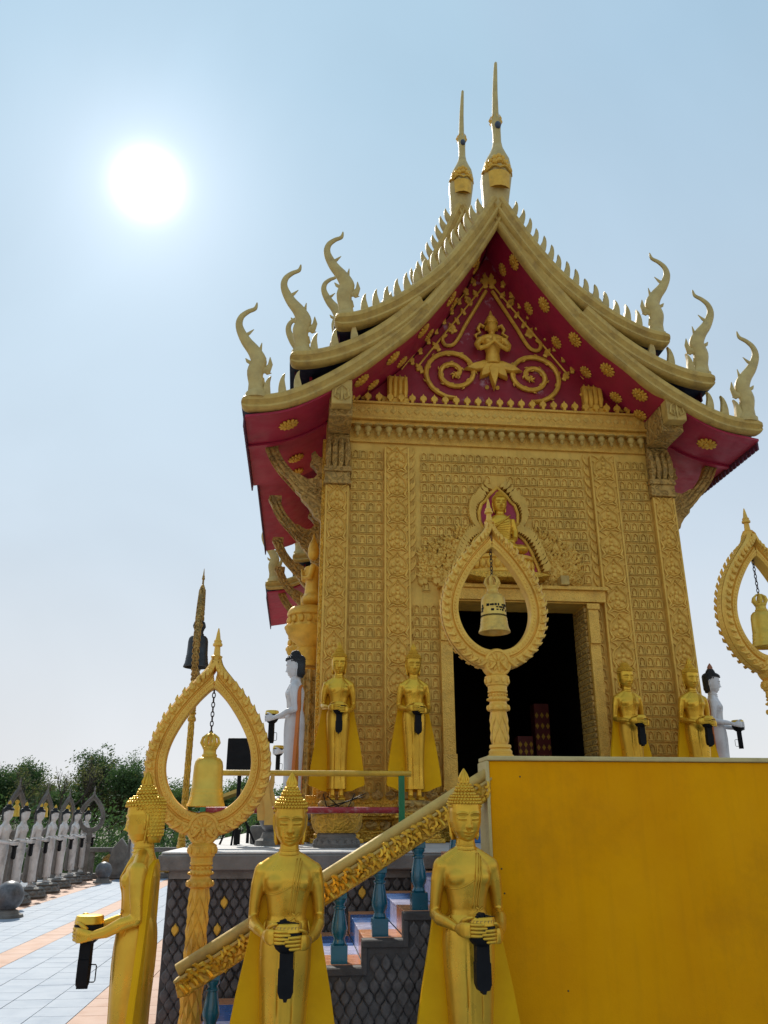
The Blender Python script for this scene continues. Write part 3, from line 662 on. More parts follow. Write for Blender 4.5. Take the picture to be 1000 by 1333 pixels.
for i, (x, z) in enumerate(crom(out, 3)):
    d = x-ctr; q = 1 if d >= 0 else -1
    fx, fz = x+q*.05, z+.02
    m.prism([(fx-q*.02,fz-.03),(fx+q*.05,fz-.01),(fx+q*.10,fz+.05),(fx+q*.085,fz+.12),(fx+q*.05,fz+.06),(fx+q*.0,fz+.04)], WY-.070-.0012*i, WY-.02+.0004*i, .1)
part('niche_flames', m, WALLG, nic, kind='stuff')
m = MB(); zb = nz(651, 748)[1]
m.lathe([(.46,-.02),(.50,0),(.50,.04),(.44,.06),(.44,.19),(.48,.21),(.48,.25),(.40,.27),(0,.27)], 30, (ctr, WY-.05, zb), 1, .55); ped = part('lotus_pedestal', m, GOLDL, nic)
q = MB(); q.sph((0,0,0), (.045,.03,.075), 8, 6); PET = q.mesh('lotus_petal', 50)
for k in range(13):
    a = math.pi+math.pi*(k+.5)/13; tpl('lotus_petal', PET, GOLDL, ped, (ctr+.45*math.cos(a), WY-.05+.45*.55*math.sin(a), zb+.125), (0,0,a+math.pi/2))
m = MB(); m.prism([(ctr-.62,zb-.06),(ctr-.45,zb-.02),(ctr+.45,zb-.02),(ctr+.62,zb-.06),(ctr+.3,zb-.12),(ctr,zb-.10),(ctr-.3,zb-.12)], WY-.36, WY-.01); tp('niche_shelf', m, GOLDC, nic, bevel=.01)
# worshippers and foliage in low relief either side of the niche
fr = random.Random(11)
for s_ in (-1, 1):
    m = MB()
    for k in range(230):
        u = fr.random(); x = ctr+s_*(.42+u*.72); top = 5.72-u*.55 if u > .25 else 5.55
        z = 4.76+fr.random()*(top-4.76); a = fr.uniform(-.6,.6)+s_*.4; L_ = fr.uniform(.07,.14)
        dx, dz = math.sin(a)*L_, math.cos(a)*L_
        m.tube([(x,WY-.012,z),(x+dx*.5+dz*.18,WY-.05,z+dz*.5),(x+dx,WY-.028,z+dz)], [.018,.026,.005], 5)
    for k in range(110):      # flat leaves between
        u = fr.random(); x = ctr+s_*(.45+u*.68); z = 4.78+fr.random()*(.80-u*.45); a = fr.uniform(-.9,.9); L_ = fr.uniform(.05,.09); c, s2 = math.cos(a), math.sin(a)
        m.prism([(x+L_*(px*c+pz*s2), z+L_*(pz*c-px*s2)) for px, pz in ((0,-1),(.5,-.5),(.55,.1),(.2,.55),(0,1.1),(-.2,.55),(-.55,.1),(-.5,-.5))], WY-.030-.0002*k, WY-.003, .2)
    part('worshipper_relief', m, WALLG, nic)
m = MB(); m.b(3.50, 3.62, WY-.22, WY-.05, 4.735, 4.87); tp('lamp_box', m, PALE, bevel=.01)
# ---- stepped plinth under the facade
pln_ = []
for x0, x1 in ((XL-.10, DX0-.05), (DX1+.05, XR+.10)):
    m = MB()
    for d, z0, z1 in ((.34,PZ+.005,1.56),(.30,1.56,1.60),(.24,1.60,1.72),(.30,1.72,1.76),(.34,1.76,1.84),(.22,1.84,1.90),(.14,1.90,2.0)): m.b(x0-d*.3, x1+(d*.3 if x0 > 3 else 0), WY-d, WY-.003, z0, z1)
    pln_.append(tp('plinth', m, GOLDC, bevel=.008))
pln = pln_[0]
q = MB(); q.prism([(0,-.06),(.05,-.04),(.075,0),(.06,.035),(.03,.04),(0,.075),(-.03,.04),(-.06,.035),(-.075,0),(-.05,-.04)], -.02, 0, .25); LP = q.mesh('plinth_leaf', 30)
for i in range(10): tpl('plinth_leaf', LP, BROWNG, pln, (.22+i*.17, WY-.24, 1.66)); tpl('plinth_leaf', LP, BROWNG, pln, (.30+i*.17, WY-.14, 2.0))
for i in range(8): tpl('plinth_leaf', LP, BROWNG, pln, (4.05+i*.17, WY-.24, 1.66))
m = MB(); m.b(DX0-.05, DX1+.05, WY-.5, WY+.44, PZ+.004, 1.66); m.b(DX0-.05, DX1+.05, WY-.2, WY+.44, 1.66, 1.9); tp('door_step', m, CONC, bevel=.01)

# ------------------------------------------------------------------ roof
RCX, RY = 2.74, 9.72
INN = crom([(0,10.36),(.40,9.58),(.76,8.96),(1.26,8.30),(1.75,7.80),(2.15,7.47),(2.56,7.15),(3.05,6.88),(3.62,6.76)], 5)
def inz(d):
    d = abs(d); return float(np.interp(d, [p[0] for p in INN], [p[1] for p in INN]))
T1 = crom([(0,10.64),(.38,9.97),(.78,9.38),(1.12,9.02),(1.48,8.71),(1.82,8.49),(2.15,8.34),(2.46,8.29)], 4)
T2 = crom([(1.20,8.72),(1.6,8.31),(2.0,8.00),(2.4,7.79),(2.75,7.68),(3.06,7.65)], 4)
T3 = crom([(.0,10.42),(.40,9.70),(.78,9.10),(1.28,8.42),(1.75,7.95),(2.15,7.60),(2.56,7.31),(2.95,7.09),(3.30,6.98),(3.68,6.95)], 4)
def sweep(path, hw, yth, y, sgn, zf, endround=True):
    """moulded board following a curve in x,z: two rounded beads with a hollow between"""
    P = [Vector((RCX+sgn*p[0], 0, zf(p[1]))) for p in path]
    cs = [(-1,.0),(-.94,-.55),(-.72,-.85),(-.45,-.75),(-.30,-.45),(-.05,-.55),(.2,-.95),(.62,-1.0),(.92,-.7),(1,0),(.9,.8),(-.9,.8)]
    secs = []; n_ = len(P)
    L = [0]
    for a, b in zip(P, P[1:]): L.append(L[-1]+(b-a).length)
    for i, p in enumerate(P):
        t = (P[min(i+1, n_-1)]-P[max(i-1, 0)]).normalized(); nn = Vector((-t.z, 0, t.x))*sgn
        k = 1.0
        if endround and L[-1]-L[i] < hw: k = math.sqrt(max(.04, 1-((hw-(L[-1]-L[i]))/hw)**2))
        secs.append([p+nn*(hw*a*k)+Vector((0, y+yth*b*min(1,k*1.2), 0)) for a, b in cs])
    if endround:
        # a few finer rings for the rounded nose
        t = (P[-1]-P[-2]).normalized(); nn = Vector((-t.z,0,t.x))*sgn; secs = [s_ for s_, l in zip(secs, L) if L[-1]-l >= hw*1.02]
        for k in range(7):
            f = k/6; q = P[-1]+t*(hw*(math.sin(f*math.pi/2)-1)); rr = max(.05, math.cos(f*math.pi/2*.97))
            secs.append([q+nn*(hw*a*rr)+Vector((0, y+yth*b*min(1,.3+rr), 0)) for a, b in cs])
    m = MB(); m.loft(secs); return m
def fin_mesh():
    m = MB()
    o = [(-.060,-.02),(.062,-.02),(.060,.08),(.056,.16),(.058,.22),(.075,.30),(.030,.265),(-.005,.21),(-.03,.15),(-.05,.07)]
    m.prism(o, -.03, .03, .12); return m.mesh('fin', 35)
FIN = fin_mesh()
def hook_mesh():
    m = MB(); k = .00222
    P = lambda x, z: ((x-190)*k, 0, (1165-z)*k)
    pts = [P(*p) for p in crom([(188,1180),(182,1090),(172,1010),(190,935),(158,862),(100,785),(56,690),(62,620),(102,575),(146,548),(156,502)], 4)]
    rr = list(np.interp(np.linspace(0, 1, len(pts)), [0,.1,.2,.3,.4,.5,.6,.7,.8,.9,1], [.125,.105,.115,.115,.095,.075,.054,.043,.036,.030,.008]))
    m.tube(pts, rr, 10, 1, .55)
    def spike(*ps):
        q = [P(*p) for p in ps]; n_ = len(q); m.tube(q, [.034,.026,.006][:n_] if n_ == 3 else [.05,.055,.035,.006], 7, 1, .6)
    spike((88,755),(118,735),(147,703)); spike((165,880),(195,850),(202,798)); spike((205,1000),(250,985),(262,950),(258,898)); spike((185,960),(250,1015),(272,1010))
    spike((150,950),(122,935),(108,915)); spike((205,1110),(228,1090),(226,1045))
    m.tube([P(*p) for p in crom([(200,1160),(205,1060),(225,960),(190,890)], 3)], [.02]*10, 6)
    m.lathe([(.15,-.05),(.15,.02),(.11,.06),(.09,.12)], 12, (0,0,0), 1, .6)
    return m.mesh('hook_finial', 60)
HOOK = hook_mesh()
def rosette_mesh():
    m = MB(); m.lathe([(.0,-.050),(.030,-.045),(.045,-.02),(.05,0),(0,0)][::-1], 12)
    for k in range(12):
        a = 2*math.pi*k/12; q = MB(); q.sph((.088,0,-.010), (.046,.024,.022), 7, 4); m.join(q, Matrix.Rotation(a, 4, 'Z'))
    for k in range(12):
        a = 2*math.pi*(k+.5)/12; q = MB(); q.sph((.062,0,-.022), (.03,.016,.018), 6, 4); m.join(q, Matrix.Rotation(a, 4, 'Z'))
    return m.mesh('rosette', 50)
ROS = rosette_mesh()
def sheet(path, y0, y1, off, th, zf, sgn):
    P = [Vector((RCX+sgn*p[0], 0, zf(p[1])+off)) for p in path]
    m = MB(); m.loft([[p+Vector((0,y0,0)), p+Vector((0,y1,0)), p+Vector((0,y1,th)), p+Vector((0,y0,th))] for p in P]); return m
def fringe(x, y0, y1, z):
    m = MB(); m.b(x-.012, x+.012, y0, y1, z+.07, z+.15)
    y = y0
    while y < y1-.05: m.b(x-.011, x+.011, y, min(y+.075, y1), z, z+.075); y += .105
    return m
def roof(name, y0, y1, zf, full=True, lo=None):
    sh = []
    rf = tp(name, sheet(T1, y0+.06, y1, -.02, .10, zf, 1).join(sheet(T1, y0+.06, y1, -.02, .10, zf, -1)), NAVY)
    for sg in (-1, 1):
        part('roof_slope', sheet(T2, y0+.06, y1, -.04, .10, zf, sg), NAVY, rf)
        part('roof_slope', sheet(T3[6:], y0+.06, y1, .0, .09, zf, sg), NAVY, rf)
        part('soffit', sheet(INN, y0+.05, y1, .0, .035, zf, sg), RED, rf)
        b1 = part('bargeboard', sweep(T1, .118, .11, y0-.01, sg, zf), PALE, rf); part('bargeboard', sweep(T2, .120, .10, y0+.0, sg, zf), PALE, rf)
        part('bargeboard', sweep(T3, .115, .09, y0+.03, sg, zf), PALE, rf)
        # red risers between the tiers with their dotted edge
        for T, zz in ((T1, zf(T1[-1][1])), (T2, zf(T2[-1][1]))):
            xx = RCX+sg*(T[-1][0]-.30); zl = zz-.52
            m = MB(); m.b(xx-.02, xx+.02, y0+.35, y1, zl, zz-.05); part('tier_riser', m, RED, rf)
            part('eave_fringe', fringe(RCX+sg*(T[-1][0]-.08), y0+.25, y1, zz-.17), PURP, rf)
        part('eave_fringe', fringe(RCX+sg*3.635, y0+.12, y1, zf(6.76)-.10), PURP, rf)
        if full:
            def fins(T, s0, s1, n_, sc_=1):
                P = [Vector((p[0], 0, zf(p[1]))) for p in T]; L = [0]
                for a, b in zip(P, P[1:]): L.append(L[-1]+(b-a).length)
                for i in range(n_):
                    l = L[-1]*(s0+(s1-s0)*i/max(1, n_-1)); j = max(0, next(q for q in range(len(L)) if L[q] >= l-1e-6)-1)
                    t = (l-L[j])/(L[j+1]-L[j]); p = P[j].lerp(P[j+1], t); d = (P[j+1]-P[j]).normalized(); nn = Vector((-d.z,0,d.x))
                    if nn.z < 0: nn = -nn
                    q = p+nn*.095; ang = math.atan2(d.z, d.x)*.45
                    o = tpl('fin', FIN, PALEW, rf, (RCX+sg*q.x, y0-.01, q.z), (0, -ang*sg, 0), (-sg*sc_, 1, sc_*(1.06 if i % 3 else .95)))
            fins(T1, .09, .86, 15); fins(T2, .55, .84, 3); fins(T3, .845, .935, 3, .95)
        for T, f in ((T1, .17), (T2, .17), (T3, .20)):
            tpl('hook_finial', HOOK, PALEW, rf, (RCX+sg*(T[-1][0]-f), y0, zf(T[-1][1])+.13), None, (-1 if sg > 0 else 1, 1, 1) if True else None)
    # chofa: long-necked bird finial on the peak
    m = MB(); prof = [(.19,-.30),(.205,-.05),(.225,.15),(.24,.32),(.235,.46),(.20,.62),(.14,.76),(.090,.90),(.066,1.05),(.066,1.30),(.078,1.50),(.085,1.56),(.060,1.62),(.052,1.75),(.044,2.2),(.034,2.7),(.026,2.92),(.010,2.95)]
    zc = zf(10.82)
    secs = []
    for r_, z in prof:
        yy = y0+.1-.10*math.sin(min(z, 1.6)*1.7)+.04*max(0, z-1.6); xx = RCX+.02+.055*max(0, z-.3)+.012*math.sin(z*2.2)
        secs.append([(xx+r_*math.cos(2*math.pi*k/20), yy+r_*1.15*math.sin(2*math.pi*k/20), zc+z) for k in range(20)])
    m.loft(secs); ch = part('chofa', m, PALEW, rf)
    m = MB()
    for q in range(14):
        a = -math.pi/2+((q % 7)-3)*.30; zz = zc+.40+.10*(q//7)+.05*math.cos((q % 7-3)); r_ = .225-.02*(q//7)
        m.sph((RCX+.02+r_*math.cos(a), y0+.02+r_*1.12*math.sin(a), zz), (.05,.05,.055), 7, 5)
    m.tube([(RCX+.02+.24*math.cos(a), y0+.02+.27*math.sin(a), zc+.30+.05*abs(math.sin(4*(a)))) for a in [math.pi+.2+k*(math.pi-.4)/16 for k in range(17)]], .018, 5)
    m.loft([[(RCX+.02+rr_*math.cos(a), y0+.035+rr_*1.14*math.sin(a), zc+zz) for a in [math.pi*1.5+t*.75 for t in (-1,-.5,0,.5,1)]] for rr_, zz in ((.228,-.02),(.236,.12),(.246,.27))], cap=False); part('breast_ornament', m, GOLDL, ch)
    m = MB(); m.sph((RCX+.085, y0-.06, zc+1.36), (.052,.035,.075), 10, 7); part('gem', m, BLUEP if False else NAVY, ch)
    m = MB()
    for k in range(8):
        a = 2*math.pi*k/8; m.tube([(RCX+.09+.06*math.cos(a), y0+.08+.06*math.sin(a), zc+1.50),(RCX+.09+.10*math.cos(a), y0+.08+.10*math.sin(a), zc+1.58),(RCX+.095+.075*math.cos(a), y0+.08+.075*math.sin(a), zc+1.68)], [.02,.02,.004], 5)
    m.lathe([(.088,-.03),(.10,0),(.088,.03)], 14, (RCX+.09, y0+.06, zc+1.53)); part('neck_collar', m, GOLDL, ch)
    return rf
fr_ = roof('roof', RY, 12.15, lambda z: z)
zr = lambda z: 12.72-(10.60-z)*1.40
rr_ = roof('upper_roof', 12.25, 17.3, zr)
m = MB()
pl = [(RCX+p[0], zr(p[1])+.02) for p in INN[:32]]
m.prism([(2*RCX-x, z) for x, z in reversed(pl[1:])]+pl+[(RCX+2.3, 7.6), (RCX-2.3, 7.6)], 12.6, 12.66); part('gable_panel', m, RED, rr_)
lr_ = roof('rear_roof', 18.7, 22.2, lambda z: z, full=False)
# rosettes under the overhang
def ros(rf, d, y, zf, sg, s_=1.0):
    e = .03; sl = (zf(inz(d+e))-zf(inz(d-e)))/(2*e); ang = math.atan(sl)
    o = tpl('rosette', ROS, GOLDL, rf, (RCX+sg*d, y, zf(inz(d))-.002), (0, -ang*sg, 0), (s_, s_, s_))
for sg in (-1, 1):
    for d in (.30, .72, 1.15, 1.60, 2.05): ros(fr_, d, 9.99, lambda z: z, sg)
    for d in (.22, .60, 1.0, 1.42, 1.85, 2.20): ros(fr_, d, 10.38, lambda z: z, sg, .85)
    ros(fr_, 3.05, 10.15, lambda z: z, sg, 1.1)
    for y in (11.35, 11.9): ros(fr_, 2.95, y, lambda z: z, sg, 1.0)
# thin crimson edge beam across each eave where the gable bay ends
for sg in (-1, 1):
    part('eave_beam', sheet([p for p in INN if p[0] > 2.45], WY+.02, WY+.10, -.035, .03, lambda z: z, sg), RED, fr_)
    # purlin with carved pale end block
    xc = CX+sg*2.38 if sg > 0 else CX-2.39
    m = MB(); m.b(xc-.16, xc+.16, RY+.20, WY-.12, 6.93, 7.33); bb = tp('purlin', m, BROWNG, bevel=.01)
    m = MB(); m.b(xc-.14, xc+.14, RY+.02, RY+.198, 7.02, 7.40); eb = part('beam_end', m, PALE, bb, bevel=.012)
    m = MB()
    for s2 in (-1, 1): m.tube([(xc+s2*.01, RY+.012, 7.30),(xc+s2*.08, RY+.008, 7.24),(xc+s2*.10, RY+.008, 7.13),(xc+s2*.045, RY+.008, 7.09),(xc+s2*.035, RY+.008, 7.16),(xc+s2*.065, RY+.008, 7.18)], [.006,.014,.016,.014,.012,.004], 6)
    m.tube([(xc, RY+.01, 7.06),(xc, RY+.005, 7.16),(xc, RY+.01, 7.30)], [.008,.022,.004], 6); part('scroll_carving', m, PALE, eb)
# ---- pediment
PY = WY-.02
m = MB(); pp = [(CX-.02+p[0], p[1]+.02) for p in INN[:31]]
m.prism([(2*(CX-.02)-x, z) for x, z in reversed(pp[1:])]+pp+[(pp[-1][0], 7.2), (2*(CX-.02)-pp[-1][0], 7.2)], PY, PY+.10); ped_ = tp('pediment', m, REDF)
def pa(px, py, d=.03): 
    v = at(px, py, PY-d); return v
for s_ in (-1, 1):      # great scrolls
    m = MB(); c = Vector(((at(590,487,PY).x if s_ < 0 else at(692,493,PY).x), PY-.03, 8.09))
    st_ = Vector((at(640,500,PY).x+s_*.08, PY-.03, 7.86))
    pts = [st_, c+Vector((-s_*.02, 0, -.42))*.5+st_*.5+Vector((0,0,-.08))]
    N_ = 44
    for k in range(N_):
        a = -math.pi*.42+k/(N_-1)*math.pi*3.9; r_ = .45-.40*(k/(N_-1))**.95
        pts.append(c+Vector((s_*r_*math.sin(a+math.pi*.42)*1.07, 0, -r_*math.cos(a+math.pi*.42))))
    m.tube(pts, [.032]+[.038]*(len(pts)-2)+[.012], 7)
    for k in range(4, len(pts)-2, 2):      # thorny leaflets along the stem
        t = (pts[k+1]-pts[k-1]).normalized(); nn = Vector((-t.z,0,t.x)); sg2 = 1 if (k//2) % 2 else -1
        m.tube([pts[k], pts[k]+nn*sg2*.045+t*.02, pts[k]+nn*sg2*.055+t*.06], [.016,.014,.003], 5)
    for q in range(5):
        a = 2*math.pi*q/5; e_ = pts[-1]; m.tube([e_, e_+Vector((.04*math.cos(a),-.01,.04*math.sin(a))), e_+Vector((.07*math.cos(a+.5),0,.07*math.sin(a+.5)))], [.012,.018,.004], 5)
    part('scroll', m, GOLDL, ped_)
    # chevron rails: thick inner one ending in a curl, thin outer one
    X = lambda d: CX-.04+s_*d
    m = MB(); m.tube([Vector((X(d), PY-.03, z)) for d, z in crom([(.05,9.62),(.22,9.30),(.42,8.93),(.52,8.72),(.62,8.58),(.74,8.57),(.78,8.69),(.70,8.76)], 3)], [.03]*21+[.012], 7); part('chevron_rail', m, GOLDL, ped_)
    m = MB(); m.tube([(X(.08), PY-.02, 9.72),(X(1.16), PY-.02, 8.18)], .016, 6); part('chevron_rail', m, GOLDL, ped_)
    m = MB(); m.tube([(X(.35), PY-.02, 9.62),(X(1.42), PY-.02, 8.10)], .010, 6); part('chevron_rail', m, GOLDL, ped_)
def leaf_mesh():
    m = MB(); m.prism([(0,-.11),(.05,-.09),(.03,-.05),(.075,-.01),(.065,.035),(.03,.03),(.045,.07),(.0,.13),(-.035,.06),(-.06,.03),(-.05,-.02),(-.025,-.06),(-.04,-.09)], -.03, 0, .2); return m.mesh('leaf', 30)
LEAFM = leaf_mesh()
for s_ in (-1, 1):
    for k in range(9):
        t = k/8; d = .14+1.02*t; z = 9.72-1.52*t; nd = .10
        tpl('leaf', LEAFM, GOLDL, ped_, (CX-.04+s_*(d+nd), PY-.002, z+.07), (0, s_*.25, 0), (s_*.72,1,.72))
    for k in range(5):
        t = k/4; d = .12+.42*t; z = 9.52-.72*t; tpl('leaf', LEAFM, GOLDL, ped_, (CX-.04+s_*(d+.10), PY-.002, z+.05), (0, s_*.5, 0), (s_*.62,1,.62))
    for k in range(7):
        t = k/6; d = .34+1.60*t; z = inz(d)-.26-.16*(k % 2)*.3; tpl('leaf', LEAFM, GOLDL, ped_, (CX-.04+s_*d, PY-.002, z), (0, s_*.6, 0), (s_*.85,1,.85))
    tpl('leaf', LEAFM, GOLDL, ped_, (CX-.04+s_*.05, PY-.002, 9.82), None, (s_*1.1,1,1.3)); tpl('leaf', LEAFM, GOLDL, ped_, (CX-.04+s_*1.98, PY-.002, 7.66), None, (s_,1,1))
    m = MB(); x = CX-.03+s_*1.50        # bundle of four upright leaves on the cornice
    m.b(x-.17, x+.17, PY-.10, PY-.002, 7.48, 7.56); m.b(x-.15, x+.15, PY-.08, PY-.002, 7.56, 7.94)
    for k in range(4): m.tube([(x-.115+.077*k,PY-.075,7.58),(x-.115+.077*k,PY-.105,7.70),(x-.115+.077*k,PY-.10,7.86),(x-.115+.077*k,PY-.06,7.98)], [.030,.038,.034,.006], 7)
    part('leaf_bundle', m, GOLDL, ped_)
def praying():
    m = MB()
    m.tube([(0,-.05,.40),(0,-.06,.58),(0,-.07,.74),(0,-.06,.86)], [.12,.10,.15,.10], 14, 1, .7)
    m.sph((0,-.08,.83), (.19,.08,.075), 14, 8); m.sph((0,-.075,.94), (.05,.05,.06), 10, 6)
    m.sph((0,-.09,1.04), (.085,.09,.11), 16, 12); m.sph((0,-.175,1.03), (.014,.02,.022), 8, 5)
    for s_ in (-1, 1):
        m.tube([(s_*.17,-.08,.82),(s_*.235,-.10,.70),(s_*.21,-.15,.60)], [.055,.048,.04], 9); m.tube([(s_*.21,-.15,.60),(s_*.11,-.20,.62),(s_*.018,-.22,.70),(s_*.012,-.21,.82)], [.042,.036,.026,.010], 9)
        m.sph((s_*.075,-.12,.76), (.06,.05,.05), 9, 6); m.sph((s_*.09,-.06,1.02), (.014,.02,.05), 7, 5)
    o = remeshed(m, .012, 3)
    o.lathe([(.10,0),(.105,.02),(.085,.05),(.09,.065),(.06,.10),(.065,.115),(.035,.15),(.006,.25)], 14, (0,-.07,1.10))
    for s_ in (-1, 1):
        o.tube([(s_*.10,-.04,1.06),(s_*.16,-.04,1.10),(s_*.20,-.04,1.02),(s_*.17,-.04,.95),(s_*.24,-.04,.90),(s_*.22,-.04,.84)], [.03,.035,.03,.025,.03,.008], 7)
    return o
m = praying()
for q in range(5):
    a = (q-2)*.66; e2 = 1.45 if q in (0, 4) else 1.1; p = MB(); p.prism([(x_, .42-(.42-z_)*e2) for x_, z_ in ((0,.42),(.085,.33),(.06,.19),(0,.10-.12*(q == 2)),(-.06,.19),(-.085,.33))], -.09-.012*(2-abs(q-2)), -.01, .2)
    m.join(p, Matrix.Translation((0,0,.40)) @ Matrix.Rotation(-a, 4, 'Y') @ Matrix.Translation((0,0,-.40)))
pf = tpl('praying_figure', m.mesh('praying_figure', 50), GOLDL, ped_, (CX-.05, PY-.01, 7.86), None, (1.05,1,1.0))
# ---- naga brackets holding the eaves
bo = [(180,85),(330,90),(318,180),(350,250),(380,310),(430,380),(480,440),(545,455),(600,490),(640,512),(700,505),(738,470),(742,425),(705,375),(665,340),(690,290),(680,240),(720,210),(760,270),(805,290),(825,420),(830,990),(800,1000),(770,950),(700,905),(680,850),(640,790),(570,720),(560,680),(515,640),(500,600),(455,530),(420,480),(340,415),(300,370),(270,290),(205,220),(160,130)]
BO = []
for cx_, cy_ in bo:
    p = at(325+cx_/8.33, 560+cy_/8.33, 10.8); BO.append((p.x-.25, p.z))
def bracket():
    m = MB(); m.prism(BO, -.07, .07)
    mid = [(-.95+.0,0)]
    c = [at(325+a/8.33, 560+b/8.33, 10.8) for a, b in ((235,150),(290,270),(370,390),(470,500),(560,600),(680,680),(770,760),(800,900))]
    for off, r_ in ((0,.030),(.05,.018),(-.05,.018)):
        m.tube([(p.x-.25+off, -.078, p.z+off*.7) for p in crom([tuple(q) for q in c], 3) for p in [Vector(p)]], r_, 6, 1, .5)
        m.tube([(p.x-.25+off, .078, p.z+off*.7) for p in crom([tuple(q) for q in c], 3) for p in [Vector(p)]], r_, 6, 1, .5)
    for a, b, r_ in ((620,600,.06),(720,640,.07),(760,500,.05),(700,760,.05),(770,350,.05),(780,850,.04)):
        p = at(325+a/8.33, 560+b/8.33, 10.8); m.sph((p.x-.25, 0, p.z), (r_, .095, r_), 9, 6)
    return m.mesh('eave_bracket', 35)
BRK = bracket()
for y in (10.83, 13.1, 15.3, 17.3, 19.0): tpl('eave_bracket', BRK, BROWNG, temple, Vector((XL, y, -.04 if y < 12 else 0.0))-TB)
for y in (10.83, 13.1): tpl('eave_bracket', BRK, BROWNG, temple, Vector((XR, y, -.04))-TB, None, (-1,1,1))
# ---- engaged lotus columns along the left wall, kneeling figure on the first
def lotus_capital(m, c):
    m.lathe([(.14,-.60),(.15,-.42),(.17,-.36),(.15,-.33),(.19,-.27),(.27,-.20),(.325,-.12),(.345,-.06),(.33,-.03),(.29,-.02),(.29,.10),(.315,.12),(.32,.16),(.30,.20),(.27,.235),(.22,.25),(0,.25)], 24, c)
    for k in range(16):
        a = 2*math.pi*k/16; q = MB(); q.sph((.295,0,.045), (.03,.045,.062), 7, 5); m.join(q, Matrix.Translation(c) @ Matrix.Rotation(a, 4, 'Z'))
        q = MB(); q.sph((.33,0,-.05), (.022,.04,.035), 6, 4); m.join(q, Matrix.Translation(c) @ Matrix.Rotation(a, 4, 'Z'))
for i, (y, zc) in enumerate(((11.55, 4.36), (12.9, 4.32), (14.6, 4.3))):
    m = MB(); c = (XL-.16, y, zc); lotus_capital(m, c); cap_ = tp('lotus_column', m, GOLDL)
    m = MB(); m.lathe([(.16,1.5-zc),(.15,1.7-zc),(.12,1.8-zc),(.125,3.7-zc)], 18, c)
    for k in range(10):
        a = 2*math.pi*k/10; m.tube([(c[0]+.125*math.cos(a),c[1]+.125*math.sin(a),1.8),(c[0]+.125*math.cos(a),c[1]+.125*math.sin(a),3.7)], .022, 6)
    part('column_shaft', m, TORNG if False else BROWNG, cap_)
    if i < 2:
        m = MB(); z = zc+.25; x = XL-.12
        m.sph((x,y,z+.12), (.17,.20,.11), 14, 8); m.tube([(x,y,z+.15),(x-.01,y,z+.40),(x-.01,y,z+.62)], [.13,.10,.13], 12); m.sph((x-.01,y,z+.84), (.085,.09,.115), 12, 9)
        for s_ in (-1, 1): m.tube([(x,y+s_*.14,z+.62),(x-.05,y+s_*.17,z+.42),(x-.15,y+s_*.06,z+.44),(x-.18,y+s_*.01,z+.60)], [.05,.045,.035,.012], 8)
        m.lathe([(.09,0),(.07,.06),(.07,.08),(.035,.15),(.006,.28)], 10, (x-.01,y,z+.90))
        o = remeshed(m, .016, 3); part('kneeling_figure', o, GOLDL, cap_)
# carved strip on the near corner of the left wall
m = MB(); m.b(XL-.05, XL-.001, WY+.03, WY+.30, 1.9, 6.9); tp('corner_strip', m, GOLDC)
# ---- seated figure in the niche (stands on the lotus pedestal)
def seated():
    m = MB()
    m.sph((0,-.06,.075), (.40,.20,.085), 22, 10)
    for s_ in (-1, 1):
        m.sph((s_*.27,-.06,.085), (.15,.15,.085), 14, 8)
        m.tube([(s_*.30,-.05,.08),(s_*.10,-.20,.10),(-s_*.12,-.20,.13)], [.075,.065,.045], 10)
        m.tube([(s_*.185,0,.62),(s_*.235,.0,.42),(s_*.215,-.04,.27)], [.062,.055,.047], 12); m.tube([(s_*.215,-.04,.27),(s_*.14,-.16,.19),(s_*.03,-.22,.17)], [.05,.042,.03], 10)
    m.loft([ell(a, b, z, -.01) for z, a, b in ((.08,.17,.12),(.2,.15,.11),(.35,.155,.11),(.5,.185,.12),(.6,.19,.11),(.66,.14,.09),(.70,.07,.065),(.78,.06,.06))])
    o = remeshed(m, .011, 4)
    Mh = Matrix.Translation((0,-.02,.735)) @ Matrix.Scale(1.22, 4) @ Matrix.Translation((0,0,-1.485)) @ HEADM.inverted() if False else Matrix.Translation((0,-.01,.73)) @ Matrix.Scale(1.28, 4) @ Matrix.Translation((0,0,-1.485))
    o.join(head_mb(), Mh)
    for k in range(9): o.tube([(.11+.01*k-.24*t, -.118-.028*math.sin(math.pi*t), .60-.05*k*.9-.10*t+.02*k*t) for t in (0,.25,.5,.75,1)], [.004]*5, 5)
    o.tube([(.14-.26*t, -.12-.03*math.sin(math.pi*t), .655-.22*t) for t in (0,.2,.4,.6,.8,1)], .012, 6)
    return o, Mh
o, Mh = seated()
sb = empty('seated_buddha', 'gold seated Buddha in the red pointed niche over the door', 'statue', (ctr, WY-.16, zb+.262), s=.86)
part('body', o, GOLD, sb, sharp=0); hm = MB(); hme = SM['hair'].copy(); hme.transform(Mh @ HEADM.inverted()); link('hair', hme, GOLD, sb)
